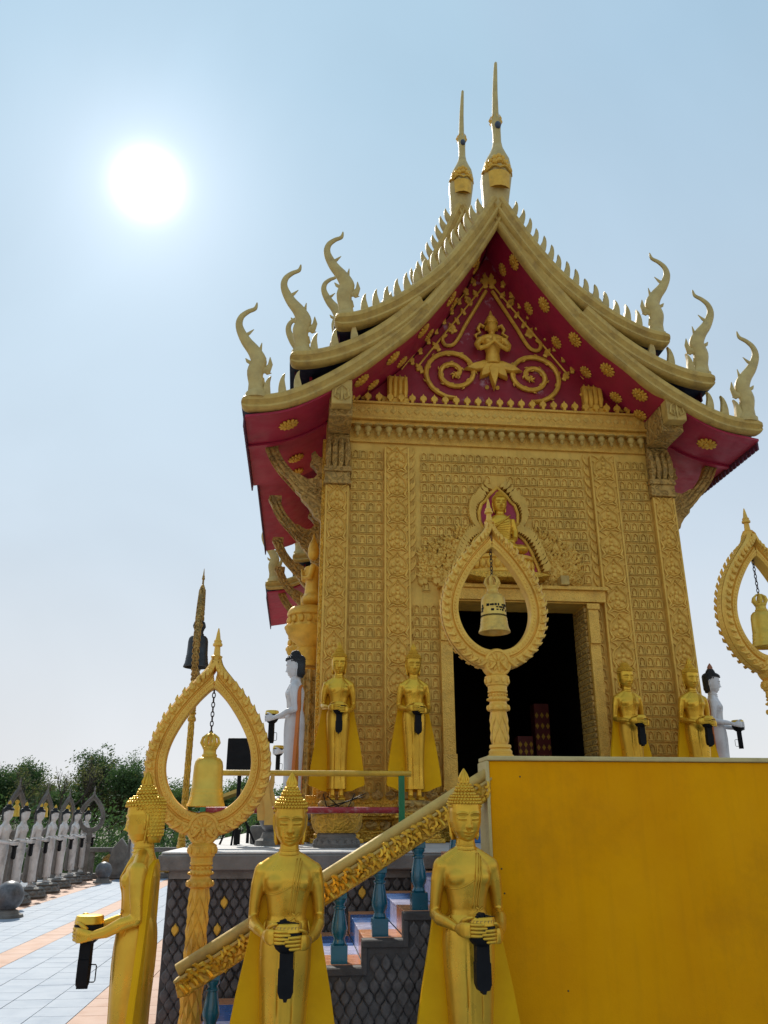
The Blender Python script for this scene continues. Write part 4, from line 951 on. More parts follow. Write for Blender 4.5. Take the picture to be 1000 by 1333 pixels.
# ------------------------------------------------------------------ platform, staircase, parapet
q = MB(); q.prism([(0,-.058),(.022,-.035),(.036,-.008),(.030,.022),(.012,.038),(0,.058),(-.012,.038),(-.030,.022),(-.036,-.008),(-.022,-.035)], -.022, .004, .28); SCM = q; SCME = q.mesh('stone_scale', 30)
def scales(spots, y, parent, k0, name='stone_scale', mats=(SCALE,)):
    spots.sort(key=lambda p: p[0]**2+(p[1]-1.7)**2)
    for i, (x, z) in enumerate(spots[:k0]):
        o = tpl(name, SCME, rnd.choice(mats), parent, (x, y, z)); s_ = rnd.uniform(.76, .96); o.scale = (s_, rnd.uniform(.6, 1.25), s_); o.rotation_euler = (0, rnd.uniform(-.08, .08), 0)
    if len(spots) > k0:
        m = MB()
        for x, z in spots[k0:]: m.join(SCM, Matrix.Translation((x, y, z)))
        part(name+'_rows', m, SCALE, parent, kind='stuff')
PFY, PFX = 7.20, -1.06
m = MB(); m.b(PFX+.05, 8.5, PFY+.05, 26, 0, PZ-.14); m.b(PFX+.02, 8.5, PFY+.02, 26.05, 0, .12)
pf_ = part('platform', m, DARKST, bevel=.01, kind='structure')
m = MB(); m.b(PFX-.03, 8.55, PFY-.03, 26.05, PZ-.137, PZ-.02); part('platform_ledge', m, CONC, pf_, bevel=.012)
m = MB(); m.b(PFX-.01, 8.5, PFY-.01, 26, PZ-.018, PZ); part('paving', m, PAVE, pf_, bevel=.006)
sp = []
for r_ in range(18):
    for c_ in range(34):
        x = PFX+.10+c_*.082+(.041 if r_ % 2 else 0); z = .20+r_*.064
        if x < .95 and z < PZ-.20: sp.append((x, z))
YSC = GOLDL
scales([p for p in sp if p[0] < .95], PFY+.048, pf_, 270, mats=(SCALE,)*14+(YSC,))
m = MB()
m.b(PFX+.06, .95, PFY+.028, PFY+.049, PZ-.20, PZ-.14); part('ledge_moulding', m, CONC, pf_)
# staircase climbing along the platform, left to right
SR, SRUN = .147, .254; SY0, SY1 = 5.60, 7.165
sx = lambda k: -1.083+(k-1)*SRUN     # riser of step k (top z = k*SR)
st = empty('staircase', 'tiled staircase with gold carved handrail and teal balusters', 'staircase', (-1.08, 6.3, 0))
STL = Vector((-1.08, 6.3, 0))
def sp_(name, mb, m, parent=None, bevel=0, **k): return part(name, mb, m, parent or st, None if parent else -STL, bevel, **k)
core = []
for k in range(1, 11):
    x0, x1 = sx(k), sx(k+1) if k < 10 else 3.9
    m = MB(); m.b(x0+.012, x1+(.012 if k < 10 else 0), SY0+.01 if k < 10 else 5.88, SY1, 0, k*SR-.012); stp = sp_('step', m, GROUT)
    ys = [(SY0+.006, SY0+.20, TORNG), (SY0+.205, SY0+.40, TORNG), (SY0+.405, SY0+.60, TLAV), (SY0+.605, SY0+.80, TLAV), (SY0+.805, SY0+1.08, TDBLUE), (SY0+1.085, SY0+1.33, TDBLUE), (SY0+1.335, SY1, TORNG)]
    for y0, y1, mt in ys:
        if k == 10: y0 = max(y0, 5.88)
        if y1-y0 < .05: continue
        m = MB(); m.b(x0-.002, min(x1, x0+.6)-.004 if k < 10 else x1, y0, y1, k*SR-.0125, k*SR); part('tread_tile', m, mt, stp, bevel=.002)
        m = MB(); m.b(x0-.0, x0+.0125, y0, y1, (k-1)*SR+.003, k*SR-.015); part('riser_tile', m, mt, stp, bevel=.002)
# dark stepped stringer with stone scales
poly = [(sx(1)-.02, 0)]
for k in range(1, 11): poly += [(sx(k)-.015, (k-1)*SR) if k > 1 else (sx(1)-.02, 0.001), (sx(k)-.015, k*SR-.004)]
poly += [(1.44, 10*SR-.004), (1.44, 0)]
poly = [poly[0]]+poly[2:]
m = MB()
for k in range(1, 11):
    x0, x1 = sx(k)-.015, (sx(k+1)-.015 if k < 10 else 1.258)
    m.b(x0, x1, SY0-.09, SY0+.004, 0 if k == 1 else 0, k*SR-.003)
sg_ = sp_('stringer', m, DARKST)
m = MB()
for k in range(1, 11):
    x0, x1 = sx(k)-.015, (sx(k+1)-.015 if k < 10 else 1.258)
    m.b(x0-.003, x1, SY0-.105, SY0-.09, k*SR-.045, k*SR-.006)
    if k > 1: m.b(x0-.003, x0+.03, SY0-.105, SY0-.09, (k-1)*SR-.045, k*SR-.045)
part('stringer_border', m, DARKST, sg_, bevel=.004)
spt = []
for r_ in range(24):
    for c_ in range(36):
        x = -.9+c_*.070+(.035 if r_ % 2 else 0); z = .06+r_*.060
        k = int((x-.04-sx(1)+.015)//SRUN)+1
        if 1 <= k and z < min(k, 10)*SR-.085 and x < 1.22 and x > -.2: spt.append((x, z))
scales(spt, SY0-.092, sg_, 160)
# balusters
m = MB(); m.b(-.042, .042, -.042, .042, 0, .10)
m.lathe([(.032,.098),(.036,.11),(.030,.125),(.028,.135),(.040,.16),(.043,.19),(.036,.24),(.028,.285),(.026,.30),(.033,.305),(.033,.315),(.026,.32),(.026,.33),(.036,.345),(.036,.36),(.030,.365)], 16)
m.b(-.035, .035, -.035, .035, .364, .40); BAL = m.mesh('baluster', 38)
RAILZ = lambda x: .782+.588*(x+.66)         # top of the carved band
for k in range(3, 10):
    x = sx(k)+SRUN*.42
    o = tpl('baluster', BAL, TEAL, st, Vector((x, SY0+.075, k*SR))-STL, None, (1.22,1.22,1))
x0, x1 = -.675, 1.30
m = MB(); th = math.atan(.579)
def rl(x, dz): return (x, RAILZ(x)+dz)
m.prism([rl(x0-.02,.045), rl(x1,.045), rl(x1,-.085), rl(x0+.07,-.085), rl(x0+.01,-.065)], SY0+.02, SY0+.13); hr = sp_('handrail', m, GOLDC, bevel=.008)
m = MB(); m.tube([(x0-.01, SY0+.075, RAILZ(x0)+.082), (x1, SY0+.075, RAILZ(x1)+.082)], .038, 16); part('rail_tube', m, PALE, hr)
m = MB(); m.prism([rl(x0-.025,.047), rl(x1,.047), rl(x1,.028), rl(x0-.015,.028)], SY0+.008, SY0+.14); part('rail_moulding', m, PALE, hr, bevel=.004)
m = MB(); fr = random.Random(21); x = x0+.05
while x < x1-.03:      # scroll carving in relief along the side of the rail
    for dz in (.014, -.022, -.058):
        a = fr.uniform(-1, 1); c = Vector((x+fr.uniform(-.01,.01), SY0+.018, RAILZ(x)+dz)); L_ = .045
        pts = [c+Vector((L_*t*math.cos(a+t*2.2*(1 if dz > -.03 else -1)), -.010*(1-abs(t-.5)), L_*t*math.sin(a+t*2.2))) for t in (0,.3,.6,.85,1)]
        m.tube(pts, [.005,.013,.014,.011,.004], 5)
    x += .036
part('scroll_carving', m, GOLD, hr, kind='stuff')
# ochre parapet wall of the landing
pw = empty('parapet_wall', 'plain ochre yellow wall along the landing with pale coping', 'wall', (3.3, 5.75, 0))
def pwp(name, mb, m, bevel=0): return part(name, mb, m, pw, Vector((-3.3,-5.75,0)), bevel)
m = MB(); m.b(1.285, 9.0, 5.62, 5.86, 0, 2.085); pwp('wall', m, OCHRE, .006)
m = MB(); m.b(1.270, 9.02, 5.60, 5.88, 2.087, 2.118); pwp('coping', m, CREAM, .008)
for q_, (px, py) in enumerate(((677,1011),(653,1131),(657,1163),(740,1290))):
    v = at(px, py, 5.62); m = MB(); m.sph((v.x, 5.622, v.z), (.007,.006,.006), 8, 5); pwp('anchor_hole', m, IRON)
m = MB(); m.b(1.262, 1.284, 5.605, 5.875, 0, 2.085); pwp('end_post', m, CREAM, .006)

# ------------------------------------------------------------------ bell arches
def ring_mesh(teeth=True):
    outr = crom([(0,-.06),(.17,-.015),(.30,.09),(.385,.235),(.415,.40),(.392,.56),(.325,.72),(.225,.865),(.125,.985),(.055,1.07),(.028,1.14)], 5)
    inn = crom([(0,.094),(.11,.116),(.205,.188),(.265,.295),(.285,.41),(.262,.54),(.196,.68),(.108,.81),(.040,.885),(.012,.908),(.0,.912)], 5)
    path = [(o, i) for o, i in zip(outr, inn)]
    full = [((-o[0], o[1]), (-i[0], i[1])) for o, i in reversed(path[1:])]+[((o[0], o[1]), (i[0], i[1])) for o, i in path]
    cs = [(0,-.030),(.03,-.048),(.10,-.052),(.36,-.050),(.42,-.034),(.47,-.034),(.52,-.052),(.90,-.056),(1,-.034)]
    cs = cs+[(u, -y) for u, y in reversed(cs)]
    m = MB(); secs = []
    for o, i in full:
        secs.append([(i[0]+(o[0]-i[0])*u, y, i[1]+(o[1]-i[1])*u) for u, y in cs])
    m.loft(secs)
    # leaf lobes carved on the outer band, beads on the inner, serrated rim
    n_ = len(full)
    for j in range(2, n_-2):
        o, i = full[j]; d = Vector((o[0]-i[0], 0, o[1]-i[1])); c = Vector((i[0], 0, i[1]))
        for yy in (-.052, .052):
            t_ = Vector((-d.z, 0, d.x)).normalized(); t_ = t_ if t_.z > 0 else -t_
            if j % 2: m.tube([c+d*.56+Vector((0,yy*.9,0)), c+d*.72+t_*.012+Vector((0,yy*1.25,0)), c+d*.92+t_*.034+Vector((0,yy*1.2,0)), c+d*.98+t_*.060+Vector((0,yy,0))], [.008,.017,.014,.004], 5)
            else: p = c+d*.74; m.sph((p.x, yy, p.z), (.020,.018,.020), 6, 4)
            p = c+d*.22; m.sph((p.x, yy*.94, p.z), (.012,.010,.012), 6, 4)
    for a, b in zip(full[3:-3], full[4:-2]):
        for t in (0, .5):
            o = Vector((a[0][0]*(1-t)+b[0][0]*t, 0, a[0][1]*(1-t)+b[0][1]*t)); dr = Vector((b[0][0]-a[0][0], 0, b[0][1]-a[0][1])).normalized(); nn = Vector((-dr.z, 0, dr.x)); up = dr if dr.z > 0 else -dr
            m.prism([(-.5,0),(.5,0),(.5,.5),(0,1.0)], -.018, .018, f=lambda p: o+up*(p.x*.034+.020*p.z)+nn*(p.z*.042-.004)+Vector((0, p.y, 0)))
    m.lathe([(.045,1.10),(.036,1.13),(.042,1.145),(.024,1.155),(.020,1.215),(.034,1.222),(.034,1.236),(.026,1.245),(.028,1.258),(.018,1.27),(.012,1.31),(.004,1.35)], 14)
    return m.mesh('arch', 40)
def roundel_mesh():
    m = MB()
    secs = []
    for r_, y in ((.105,.05),(.108,-.045),(.100,-.060),(.085,-.060),(.080,-.050),(.0,-.050)): secs.append([(max(r_,.001)*math.cos(2*math.pi*k/28), y, max(r_,.001)*math.sin(2*math.pi*k/28)) for k in range(28)])
    m.loft(secs)
    for k in range(9):
        a = 2*math.pi*k/9; q = MB(); q.sph((.045,-.05,0), (.032,.012,.014), 8, 5); m.join(q, Matrix.Rotation(a, 4, 'Y'))
    m.sph((0,-.052,0), (.014,.014,.014), 8, 5); return m.mesh('roundel', 40)
RING, RND = ring_mesh(), roundel_mesh()
def column_mesh(zb):
    m = MB(); m.lathe([(.07,-.085),(.092,-.10),(.090,-.13),(.082,-.165),(.072,-.172),(.070,-.20),(.074,-.205),(.074,-.215),(.063,-.225),(.063,-.245),(.075,-.262),(.075,-.275),(.062,-.285),(.066,-.30),(.083,-.318),(.080,-.345),(.057,-.36),(.057,zb+.10),(.078,zb+.095),(.080,zb+.075),(.072,zb+.068),(.086,zb+.05),(.084,zb+.03),(.096,zb+.022),(.096,zb)], 20)
    for zc, r_, n_, h in ((-.13,.088,10,.024),(-.235,.064,14,.010),(-.268,.074,18,.009),(-.33,.080,10,.02)):
        for k in range(n_):
            a = 2*math.pi*k/n_; q = MB(); q.sph((r_,0,zc), (.012,r_*2.4/n_,h), 6, 4); m.join(q, Matrix.Rotation(a, 4, 'Z'))
    z = -.40; row = 0; n_ = 7
    while z > zb+.13:
        for k in range(n_):
            a = 2*math.pi*(k+.5*(row % 2))/n_; h = .062; w_ = math.pi/n_*.93
            P = lambda da, zz, rr: (rr*math.cos(a+da), rr*math.sin(a+da), zz)
            m.add([P(0,z+h,.0575),P(w_,z,.0585),P(0,z-h,.0640),P(-w_,z,.0585),P(0,z-.015,.0720),P(0,z-h,.053)], [(0,1,4),(1,2,4),(2,3,4),(3,0,4)])
        z -= .0625; row += 1
    return m.mesh('column', 24)
def link_mesh():
    m = MB(); m.tube([(.010*math.cos(a)*1.0, 0, .019*math.sin(a)) for a in [2*math.pi*k/10 for k in range(10)]], .0038, 5, closed=True); return m.mesh('chain_link', 60)
LINK = link_mesh()
def bell_mesh():
    m = MB(); m.lathe([(.0,.300),(.045,.300),(.072,.290),(.088,.270),(.094,.240),(.096,.18),(.099,.105),(.102,.102),(.102,.094),(.1025,.082),(.105,.079),(.105,.072),(.105,.055),(.108,.052),(.108,.044),(.111,.030),(.116,.016),(.121,.004),(.122,-.006),(.114,-.008),(.102,.004),(.094,.06),(.088,.2),(.0,.27)], 32)
    return m.mesh('bell_body', 50)
def crown_mesh():
    m = MB(); m.lathe([(.048,.298),(.050,.312),(.042,.320),(.042,.345),(.048,.35),(.048,.362),(.034,.37),(.0,.37)], 18)
    for k in range(6):
        a = 2*math.pi*k/6; c, s_ = math.cos(a), math.sin(a)
        m.tube([(.040*c,.040*s_,.362),(.056*c,.056*s_,.390),(.049*c,.049*s_,.420),(.022*c,.022*s_,.442),(.004*c,.004*s_,.447)], [.012,.013,.010,.008,.004], 6)
    m.lathe([(.010,.37),(.012,.44),(.006,.46)], 8); return m.mesh('crown', 50)
BELLM, CROWN = bell_mesh(), crown_mesh()
def marks_mesh():
    m = MB(); f_ = random.Random(4)
    for q in range(46):
        a = f_.uniform(-math.pi, math.pi) if q > 20 else f_.uniform(-2.4, -.7); z = f_.choice((.135,.115,.095)); w_ = f_.uniform(.05,.13); h = f_.uniform(.003,.010)
        secs = [[(.0965*math.cos(a+w_*t)*(1+r_), .0965*math.sin(a+w_*t)*(1+r_), z+zz+.06) for r_, zz in ((0,-h),(.015,-h),(.015,h),(0,h))] for t in (-1,0,1)]
        m.loft(secs)
    for z in (.078,.085): m.tube([(.100*math.cos(2*math.pi*k/24), .100*math.sin(2*math.pi*k/24), z+.036) for k in range(24)], .0022, 5, closed=True)
    return m.mesh('raised_lettering', 30)
MARKS = marks_mesh()
def bell_arch(label, loc, rz, colz, s=1.0, thin=1.0, mats=(ARCHG, GOLDL, ARCHG), group='bell arches', blabel=None, bmat=BELLG, bscale=1.0, drop=0.0, marks=None, tilt=0):
    """loc: centre of the roundel"""
    e_ = empty('bell_arch', label, 'bell arch', Vector(loc)+Vector((0,0,colz*s)), rz, group, s)
    e_.scale = (s, s*thin, s)
    for n_, me, m_ in (('arch', RING, mats[0]), ('roundel', RND, mats[2])): link(n_, me, m_, e_, (0,0,-colz))
    link('column', column_mesh(colz), mats[1], e_, (0,0,-colz))
    if blabel:
        top = Vector(loc)+Vector((0,0,.900*s)); bs = bscale*s
        zb_ = top.z-drop*s-.46*bs
        b_ = empty('temple_bell', blabel, 'bell', (top.x, top.y, zb_), rz, 'hanging bells', bs)
        link('bell_body', BELLM, bmat, b_); link('crown', CROWN, bmat, b_)
        if marks: link('raised_lettering', MARKS, marks, b_)['kind'] = 'stuff'
        n_ = max(2, int(round((top.z-(zb_+.445*bs))/(.030*bs))))
        step = (top.z-zb_-.445*bs)/n_/bs
        for i in range(n_+1): o = link('chain_link', LINK, IRON, b_, (0,0,.450+step*i)); o.rotation_euler = (0,0,math.pi/2*(i % 2)+.3); o.scale = (1,1,step/.030)
    return e_
bell_arch('gold bell arch beside the foot of the stair rail', (-.607, 5.84, 1.655), R(1), -1.655, 1.0, blabel='gold bell hanging in the arch at the foot of the stairs', bscale=1.04, drop=.275)
bell_arch('gold bell arch standing on the wall in front of the doorway', (1.40, 5.74, 2.768), R(2), -.69, .955, mats=(ARCHG, ARCHG, ARCHG), blabel='worn pale bell with dark lettering in front of the doorway', bmat=BELLW, bscale=1.0, drop=.195, marks=BLACK)
bell_arch('gold bell arch cut by the right edge on the ochre wall', (3.50, 5.74, 2.768), R(14), -.69, .955, mats=(ARCHG, ARCHG, ARCHG), blabel='gold bell with dark mouth hanging at the right edge', bmat=BELLG, bscale=.95, drop=.285)
bell_arch('weathered bell arch seen edge-on rising behind the left arch', (-1.15, 9.0, 3.05), R(95), -1.60, 1.0, .5, mats=(BROWNG, GOLDC, GOLDC), blabel='dark bronze bell hanging in the edge-on arch', bmat=BELLD, bscale=1.15, drop=.14)

# ------------------------------------------------------------------ gold statues
statue('gold statue in left profile at the foot of the stairs', (-.885, 5.28, .085), R(-90), 1.0, bowl_label='black bowl with shiny gold lid held out by the statue in profile', bowl_group='alms bowls', group='gold standing statues')
statue('gold front-facing statue holding bowl before the lower stair rail', (-.035, 5.15, .075), R(2), 1.0, bowl_label='bowl with peeling black lid before the lower stair rail', bowl_group='alms bowls', group='gold standing statues', offering=.02, script=True)
statue('gold front-facing statue at the corner of the ochre wall', (1.012, 5.15, .085), R(4), 1.01, bowl_label='lettered bowl held by statue at the ochre wall corner', bowl_group='alms bowls', group='gold standing statues', offering=3.3 if False else .4, script=True)
for px, lab, bl, rz in ((440, 'gold statue on the temple plinth beside the left corner pilaster', 'bowl of the plinth statue nearest the left temple corner', 0), (539, 'gold statue on the plinth immediately left of the doorway', 'bowl of the plinth statue just left of the doorway', 3),
                    (820, 'gold statue standing right of the doorway behind the ochre wall', 'bowl of the statue just right of the doorway', 6), (906, 'gold statue at the right temple corner behind the ochre wall', 'bowl of the gold statue at the right temple corner', 4)):
    x = at(px, 940, 10.05).x
    statue(lab, (x, 10.05, 1.93 if px < 600 else 1.82), R(rz), .985, base=BROWNG, flame=px != 820, bowl_label=bl, bowl_group='alms bowls', group='gold standing statues')
for px, zt, lab in ((440, 1.795, 'carved gold pedestal under the plinth statue nearest the left temple corner'), (539, 1.795, 'carved gold pedestal under the statue just left of the doorway'), (820, 1.685, 'carved gold pedestal under the statue just right of the doorway'), (906, 1.685, 'carved gold pedestal under the gold statue at right temple corner')):
    x = at(px, 940, 10.05).x; m = MB()
    for d, z0, z1 in ((.30,PZ+.002,PZ+.05),(.26,PZ+.05,PZ+.10),(.235,PZ+.10,zt-.06),(.27,zt-.06,zt-.03),(.255,zt-.03,zt)): m.b(x-d, x+d, 10.0-d*.9, 10.235, z0, z1)
    pd = empty('statue_pedestal', lab, 'pedestal', (x, 10.0, PZ), 0, 'carved statue pedestals'); part('block', m, GOLDC, pd, -Vector((x, 10.0, PZ)), .008)
    for k in range(4): tpl('petal', LP, BROWNG, pd, (-.17+.113*k, -.215, .19))
# white painted statues on the platform beside the temple
WM = dict(body=WHITE, robe=WHITE, cape=ORANGE, hair=HAIR, flame=PINKT, lid=BELLG)
statue('white statue with orange robe beside left temple corner', (at(384, 930, 9.9).x, 9.9, 1.80), R(-98), 1.02, WM, 'white statues round the temple', CONC, 'dark bowl held by the white statue at left temple corner', 'alms bowls', flame=False)
statue('white statue half hidden behind the white one at left temple corner', (at(386, 990, 12.2).x, 12.2, 1.62), R(-85), .99, WM, 'white statues round the temple', CONC, 'dark bowl of the half hidden white statue', 'alms bowls')
statue('white statue with black hair looking away at right temple corner', (5.63, 10.75, 1.86), R(62), 1.0, WM, 'white statues round the temple', CONC, 'dark bowl of the white statue at the right corner', 'alms bowls')
m = MB(); m.b(-.50, .08, 9.6, 10.2, PZ, 1.66); tag(part('stone_pedestal', m, CONC, bevel=.02), 'grey stone pedestal under the white statue left of the temple', 'pedestal', 'statue pedestals')
m = MB(); m.b(5.40, 6.05, 10.4, 11.1, PZ, 1.74); tag(part('stone_pedestal', m, CONC, bevel=.02), 'grey stone pedestal under the white statue at right corner', 'pedestal', 'statue pedestals')

# ------------------------------------------------------------------ things on the platform
r0 = at(285, 1006, 8.0); r1 = at(527, 1006, 8.0)
rk = empty('candle_rack', 'painted rack with yellow top bar, red lower bar and green post', 'rack', (r1.x, 8.0, PZ))
RL = Vector((-r1.x, -8.0, -PZ))
zy, zrr = 2.125, 1.80
m = MB(); m.tube([(-.85, 8.0, zy), (r1.x+.06, 8.0, zy)], .026, 12); part('top_bar', m, RAILY, rk, RL)
m = MB(); m.tube([(-.85, 8.03, zrr), (r1.x-.02, 8.03, zrr)], .028, 12); part('lower_bar', m, RAILR, rk, RL)
m = MB(); m.b(-.9, .3, 8.06, 8.3, zrr-.03, zrr-.01); part('wax_tray', m, PAVE, rk, RL)
m = MB(); m.b(r1.x-.06, r1.x-.005, 7.975, 8.025, PZ, zy-.02); part('post', m, RAILG, rk, RL, .004)
m = MB(); m.b(-.88, -.83, 7.975, 8.025, PZ, zy-.02); part('post', m, RAILG, rk, RL, .004)
# incense urn
u = empty('incense_urn', 'round gilt stone incense urn on a lotus foot below rail', 'urn', (.39, 8.35, PZ))
m = MB(); m.lathe([(.20,.13),(.225,.16),(.245,.22),(.25,.28),(.24,.33),(.225,.34),(.20,.335),(0,.32)], 28); part('bowl', m, GOLDC, u)
m = MB(); m.lathe([(.22,0),(.23,.03),(.20,.05),(.205,.075),(.185,.09),(.19,.11),(.175,.13),(0,.131)], 28)
for k in range(18):
    a = 2*math.pi*k/18; q = MB(); q.sph((.205,0,.035), (.022,.036,.04), 7, 5); m.join(q, Matrix.Rotation(a, 4, 'Z'))
part('lotus_foot', m, CONC, u)
m = MB(); m.lathe([(.19,.325),(.14,.345),(.0,.35)], 20); part('ash', m, CONC, u)
for i, (dx, a, l) in enumerate(((-.15,78,.42),(-.05,70,.34),(.03,-55,.16),(.10,30,.13),(-.10,-20,.12))):
    m = MB(); z = 1.70+.12; m.tube([(.39+dx, 8.3, z), (.39+dx+l*math.sin(R(a)), 8.28, z+l*math.cos(R(a))+.02)], .005, 5)
    tag(part('incense_stick', m, BLACK), ['longest burnt incense stick lying across the urn rim', 'second long burnt stick lying across the urn rim', 'short incense stump leaning left in the urn', 'short incense stump leaning right in the urn', 'incense stump at the left side of the urn'][i], 'incense stick', 'burnt incense sticks')
# dark stone ball, loudspeaker, ribbons, small hut
def ball(label, x, y, z, r_, m_, grp='stone balls'):
    e_ = empty('stone_ball', label, 'stone ball', (x, y, z), 0, grp)
    m = MB(); m.sph((0,0,r_+.10), r_, 28, 18); part('sphere', m, m_, e_, sharp=0)
    m = MB(); m.lathe([(r_*1.15,0),(r_*1.1,.05),(r_*.85,.07),(r_*.75,.12),(r_*.55,.14),(0,.14)], 24); part('base', m, CONC, e_)
GRAN = mat('dark_granite', (0.16,0.16,0.17), (0.07,0.07,0.075), 0.35, 0, 9, 0.1, 60, dirt=0.4)
ball('dark grey stone ball on the platform left of urn', -.20, 9.0, PZ, .19, GRAN)
e_ = empty('loudspeaker', 'black box loudspeaker on a stand behind the gold bell', 'loudspeaker', (-.63, 9.3, PZ))
m = MB(); m.b(-.14, .14, -.12, .12, .70, 1.08); part('cabinet', m, BLACK, e_, bevel=.015)
m = MB(); m.b(-.125, .125, -.126, -.1205, .72, 1.06); part('grille', m, BLACK, e_)
m = MB(); m.tube([(0,0,0),(0,0,.70)], .022, 8); part('pole', m, BLACK, e_)
for k in range(3):
    a = 2*math.pi*k/3+.4; m = MB(); m.tube([(0,0,.42),(.22*math.cos(a),.22*math.sin(a),0)], .012, 6); part('leg', m, BLACK, e_)
for i, (px, y0, y1) in enumerate(((343,1008,1068),(352,1008,1050),(346,1008,1074))):
    a, b = at(px+2, y0, 8.0), at(px-2+i*3, y1, 8.0); m = MB()
    pts = [a.lerp(b, t)+Vector((.014*math.sin(t*7+i), -.03-.02*i, 0)) for t in (0,.25,.5,.75,1)]
    m.loft([[p+Vector((-.016-.008*k,0,0)), p+Vector((.016+.008*k,0,0)), p+Vector((.016+.008*k,.004,0)), p+Vector((-.016-.008*k,.004,0))] for k, p in enumerate(pts)])
    tag(part('ribbon', m, RIBBON), ['gold ribbon hanging from the yellow bar beside the arch', 'gold ribbon furthest right below the yellow bar', 'lowest gold ribbon end dangling past the red bar'][i], 'ribbon', 'gold ribbons on the rack')
e_ = empty('blue_crate', 'bright blue plastic crate beside the door step', 'crate', (2.02, 10.0, PZ))
m = MB(); m.b(-.16, .30, -.15, .15, 0, .36); part('body', m, BLUEP, e_, bevel=.01)
m = MB(); m.b(-.18, .32, -.17, .17, .36, .40); part('rim', m, BLUEP, e_, bevel=.008)
# candle stubs / dark stakes along the platform edge
for i, x in enumerate((-.62, -.55, -.47, -.40, -.28)):
    m = MB(); m.lathe([(.018,0),(.016,.12+.03*(i % 3)),(.022,.13+.03*(i % 3)),(.022,.15+.03*(i % 3)),(0,.15+.03*(i % 3))], 8, (x, 9.6+.5*i, PZ)); tag(part('lamp_stake', m, BLACK), 'short dark metal stake %s on the white paving behind the arch' % ['farthest left', 'second from left', 'in the middle', 'second from right', 'farthest right'][i], 'stake', 'dark stakes on the paving')
# ------------------------------------------------------------------ ground, terrace tiles, far row, balustrade, trees
m = MB(); m.b(-1500, 1500, -200, 2500, -1.0, -.6); g = part('ground', m, SOIL, kind='structure')
m = MB(); m.b(-9.2, 14, -6, 29.4, -.59, -.012); tr = part('terrace', m, GROUT, kind='structure')
ts = .40; L_ = []
for i in range(-18, 36):
    for j in range(-10, 72):
        x, y = -1.2+i*ts, 0.6+j*ts
        if -7.4 < x < 9 and y+ts < 29.3 and not (x > PFX-.45 and y > PFY-.45): L_.append((x, y))
def tmat(x): 
    c = x+ts/2
    return TORNG2 if (-4.15 < c < -3.55 or -2.05 < c < -1.2 or c < -5.75) else TBLUE2
TORNG2 = mat('peach_floor_tile', (0.55,0.33,0.23), (0.51,0.30,0.205), 0.55, 0, 1.2, 0.03, 30, spec=0.15, dirt=0.08, dcol=(0.35,0.25,0.2), ds=2)
TBLUE2 = mat('pale_floor_tile', (0.34,0.39,0.46), (0.315,0.365,0.435), 0.55, 0, 1.2, 0.03, 30, spec=0.15, dirt=0.08, dcol=(0.28,0.27,0.27), ds=2)
q = MB(); q.b(-ts/2+.004, ts/2-.004, -ts/2+.004, ts/2-.004, -.012, 0); TILE = q.mesh('floor_tile', 30)
L_.sort(key=lambda p: (0 if (-6 < p[0] < -1.2 and p[1] > 7.6) else 1, p[1]))
for x, y in L_[:300]:
    o = tpl('floor_tile', TILE, tmat(x), tr, (x+ts/2, y+ts/2, rnd.uniform(-.0015, .0005)))
for mt in (TORNG2, TBLUE2):
    m = MB()
    for x, y in L_[300:]:
        if tmat(x) is mt: m.b(x+.004, x+ts-.004, y+.004, y+ts-.004, -.012, 0)
    part('floor_tile_rows', m, mt, tr, kind='stuff')
# row of white statues facing the temple, on round stone bases
FM = dict(body=WHITEF, robe=WHITEF, cape=CONC, hair=HAIR, flame=BELLG, lid=CONC)
ordn = ['nearest', 'second', 'third', 'fourth', 'fifth', 'sixth', 'seventh', 'farthest']
q = MB(); q.lathe([(.36,0),(.40,.05),(.36,.12),(.30,.17),(.33,.21),(.28,.24),(0,.24)], 24)
for k in range(12):
    a = 2*math.pi*k/12; z = MB(); z.sph((.33,0,.11), (.06,.09,.07), 7, 5); q.join(z, Matrix.Rotation(a, 4, 'Z'))
BASEM = q.mesh('round_pedestal', 40)
for i, (px, yb) in enumerate(((-8,1172),(16,1168),(38,1158),(58,1152),(74,1148),(90,1142),(104,1139))):
    y = [18.6,20.2,21.9,23.5,25.1,26.8,28.2][i]; p = at(px, yb, y)
    b = tag(link('round_pedestal', BASEM, CONC, None, (p.x, y, 0)), '%s round stone base in the row of weathered white statues' % ordn[i if i < 6 else 7], 'pedestal', 'round bases of the white row')
    statue('%s weathered white statue in the row along the terrace' % ordn[i if i < 6 else 7], (p.x, y, .24), R(80), .99, FM, 'weathered white statues in the row', None, 'bowl of the %s statue in the white row' % ordn[i if i < 6 else 7], 'alms bowls')
p = at(172, 1140, 28.3); statue('weathered white statue by the balustrade behind the gold profile', (p.x, 28.2, .12), R(60), 1.0, FM, 'weathered white statues in the row', CONC, 'bowl of the white statue at the balustrade', 'alms bowls')
GA = (CONC, CONC, CONC)
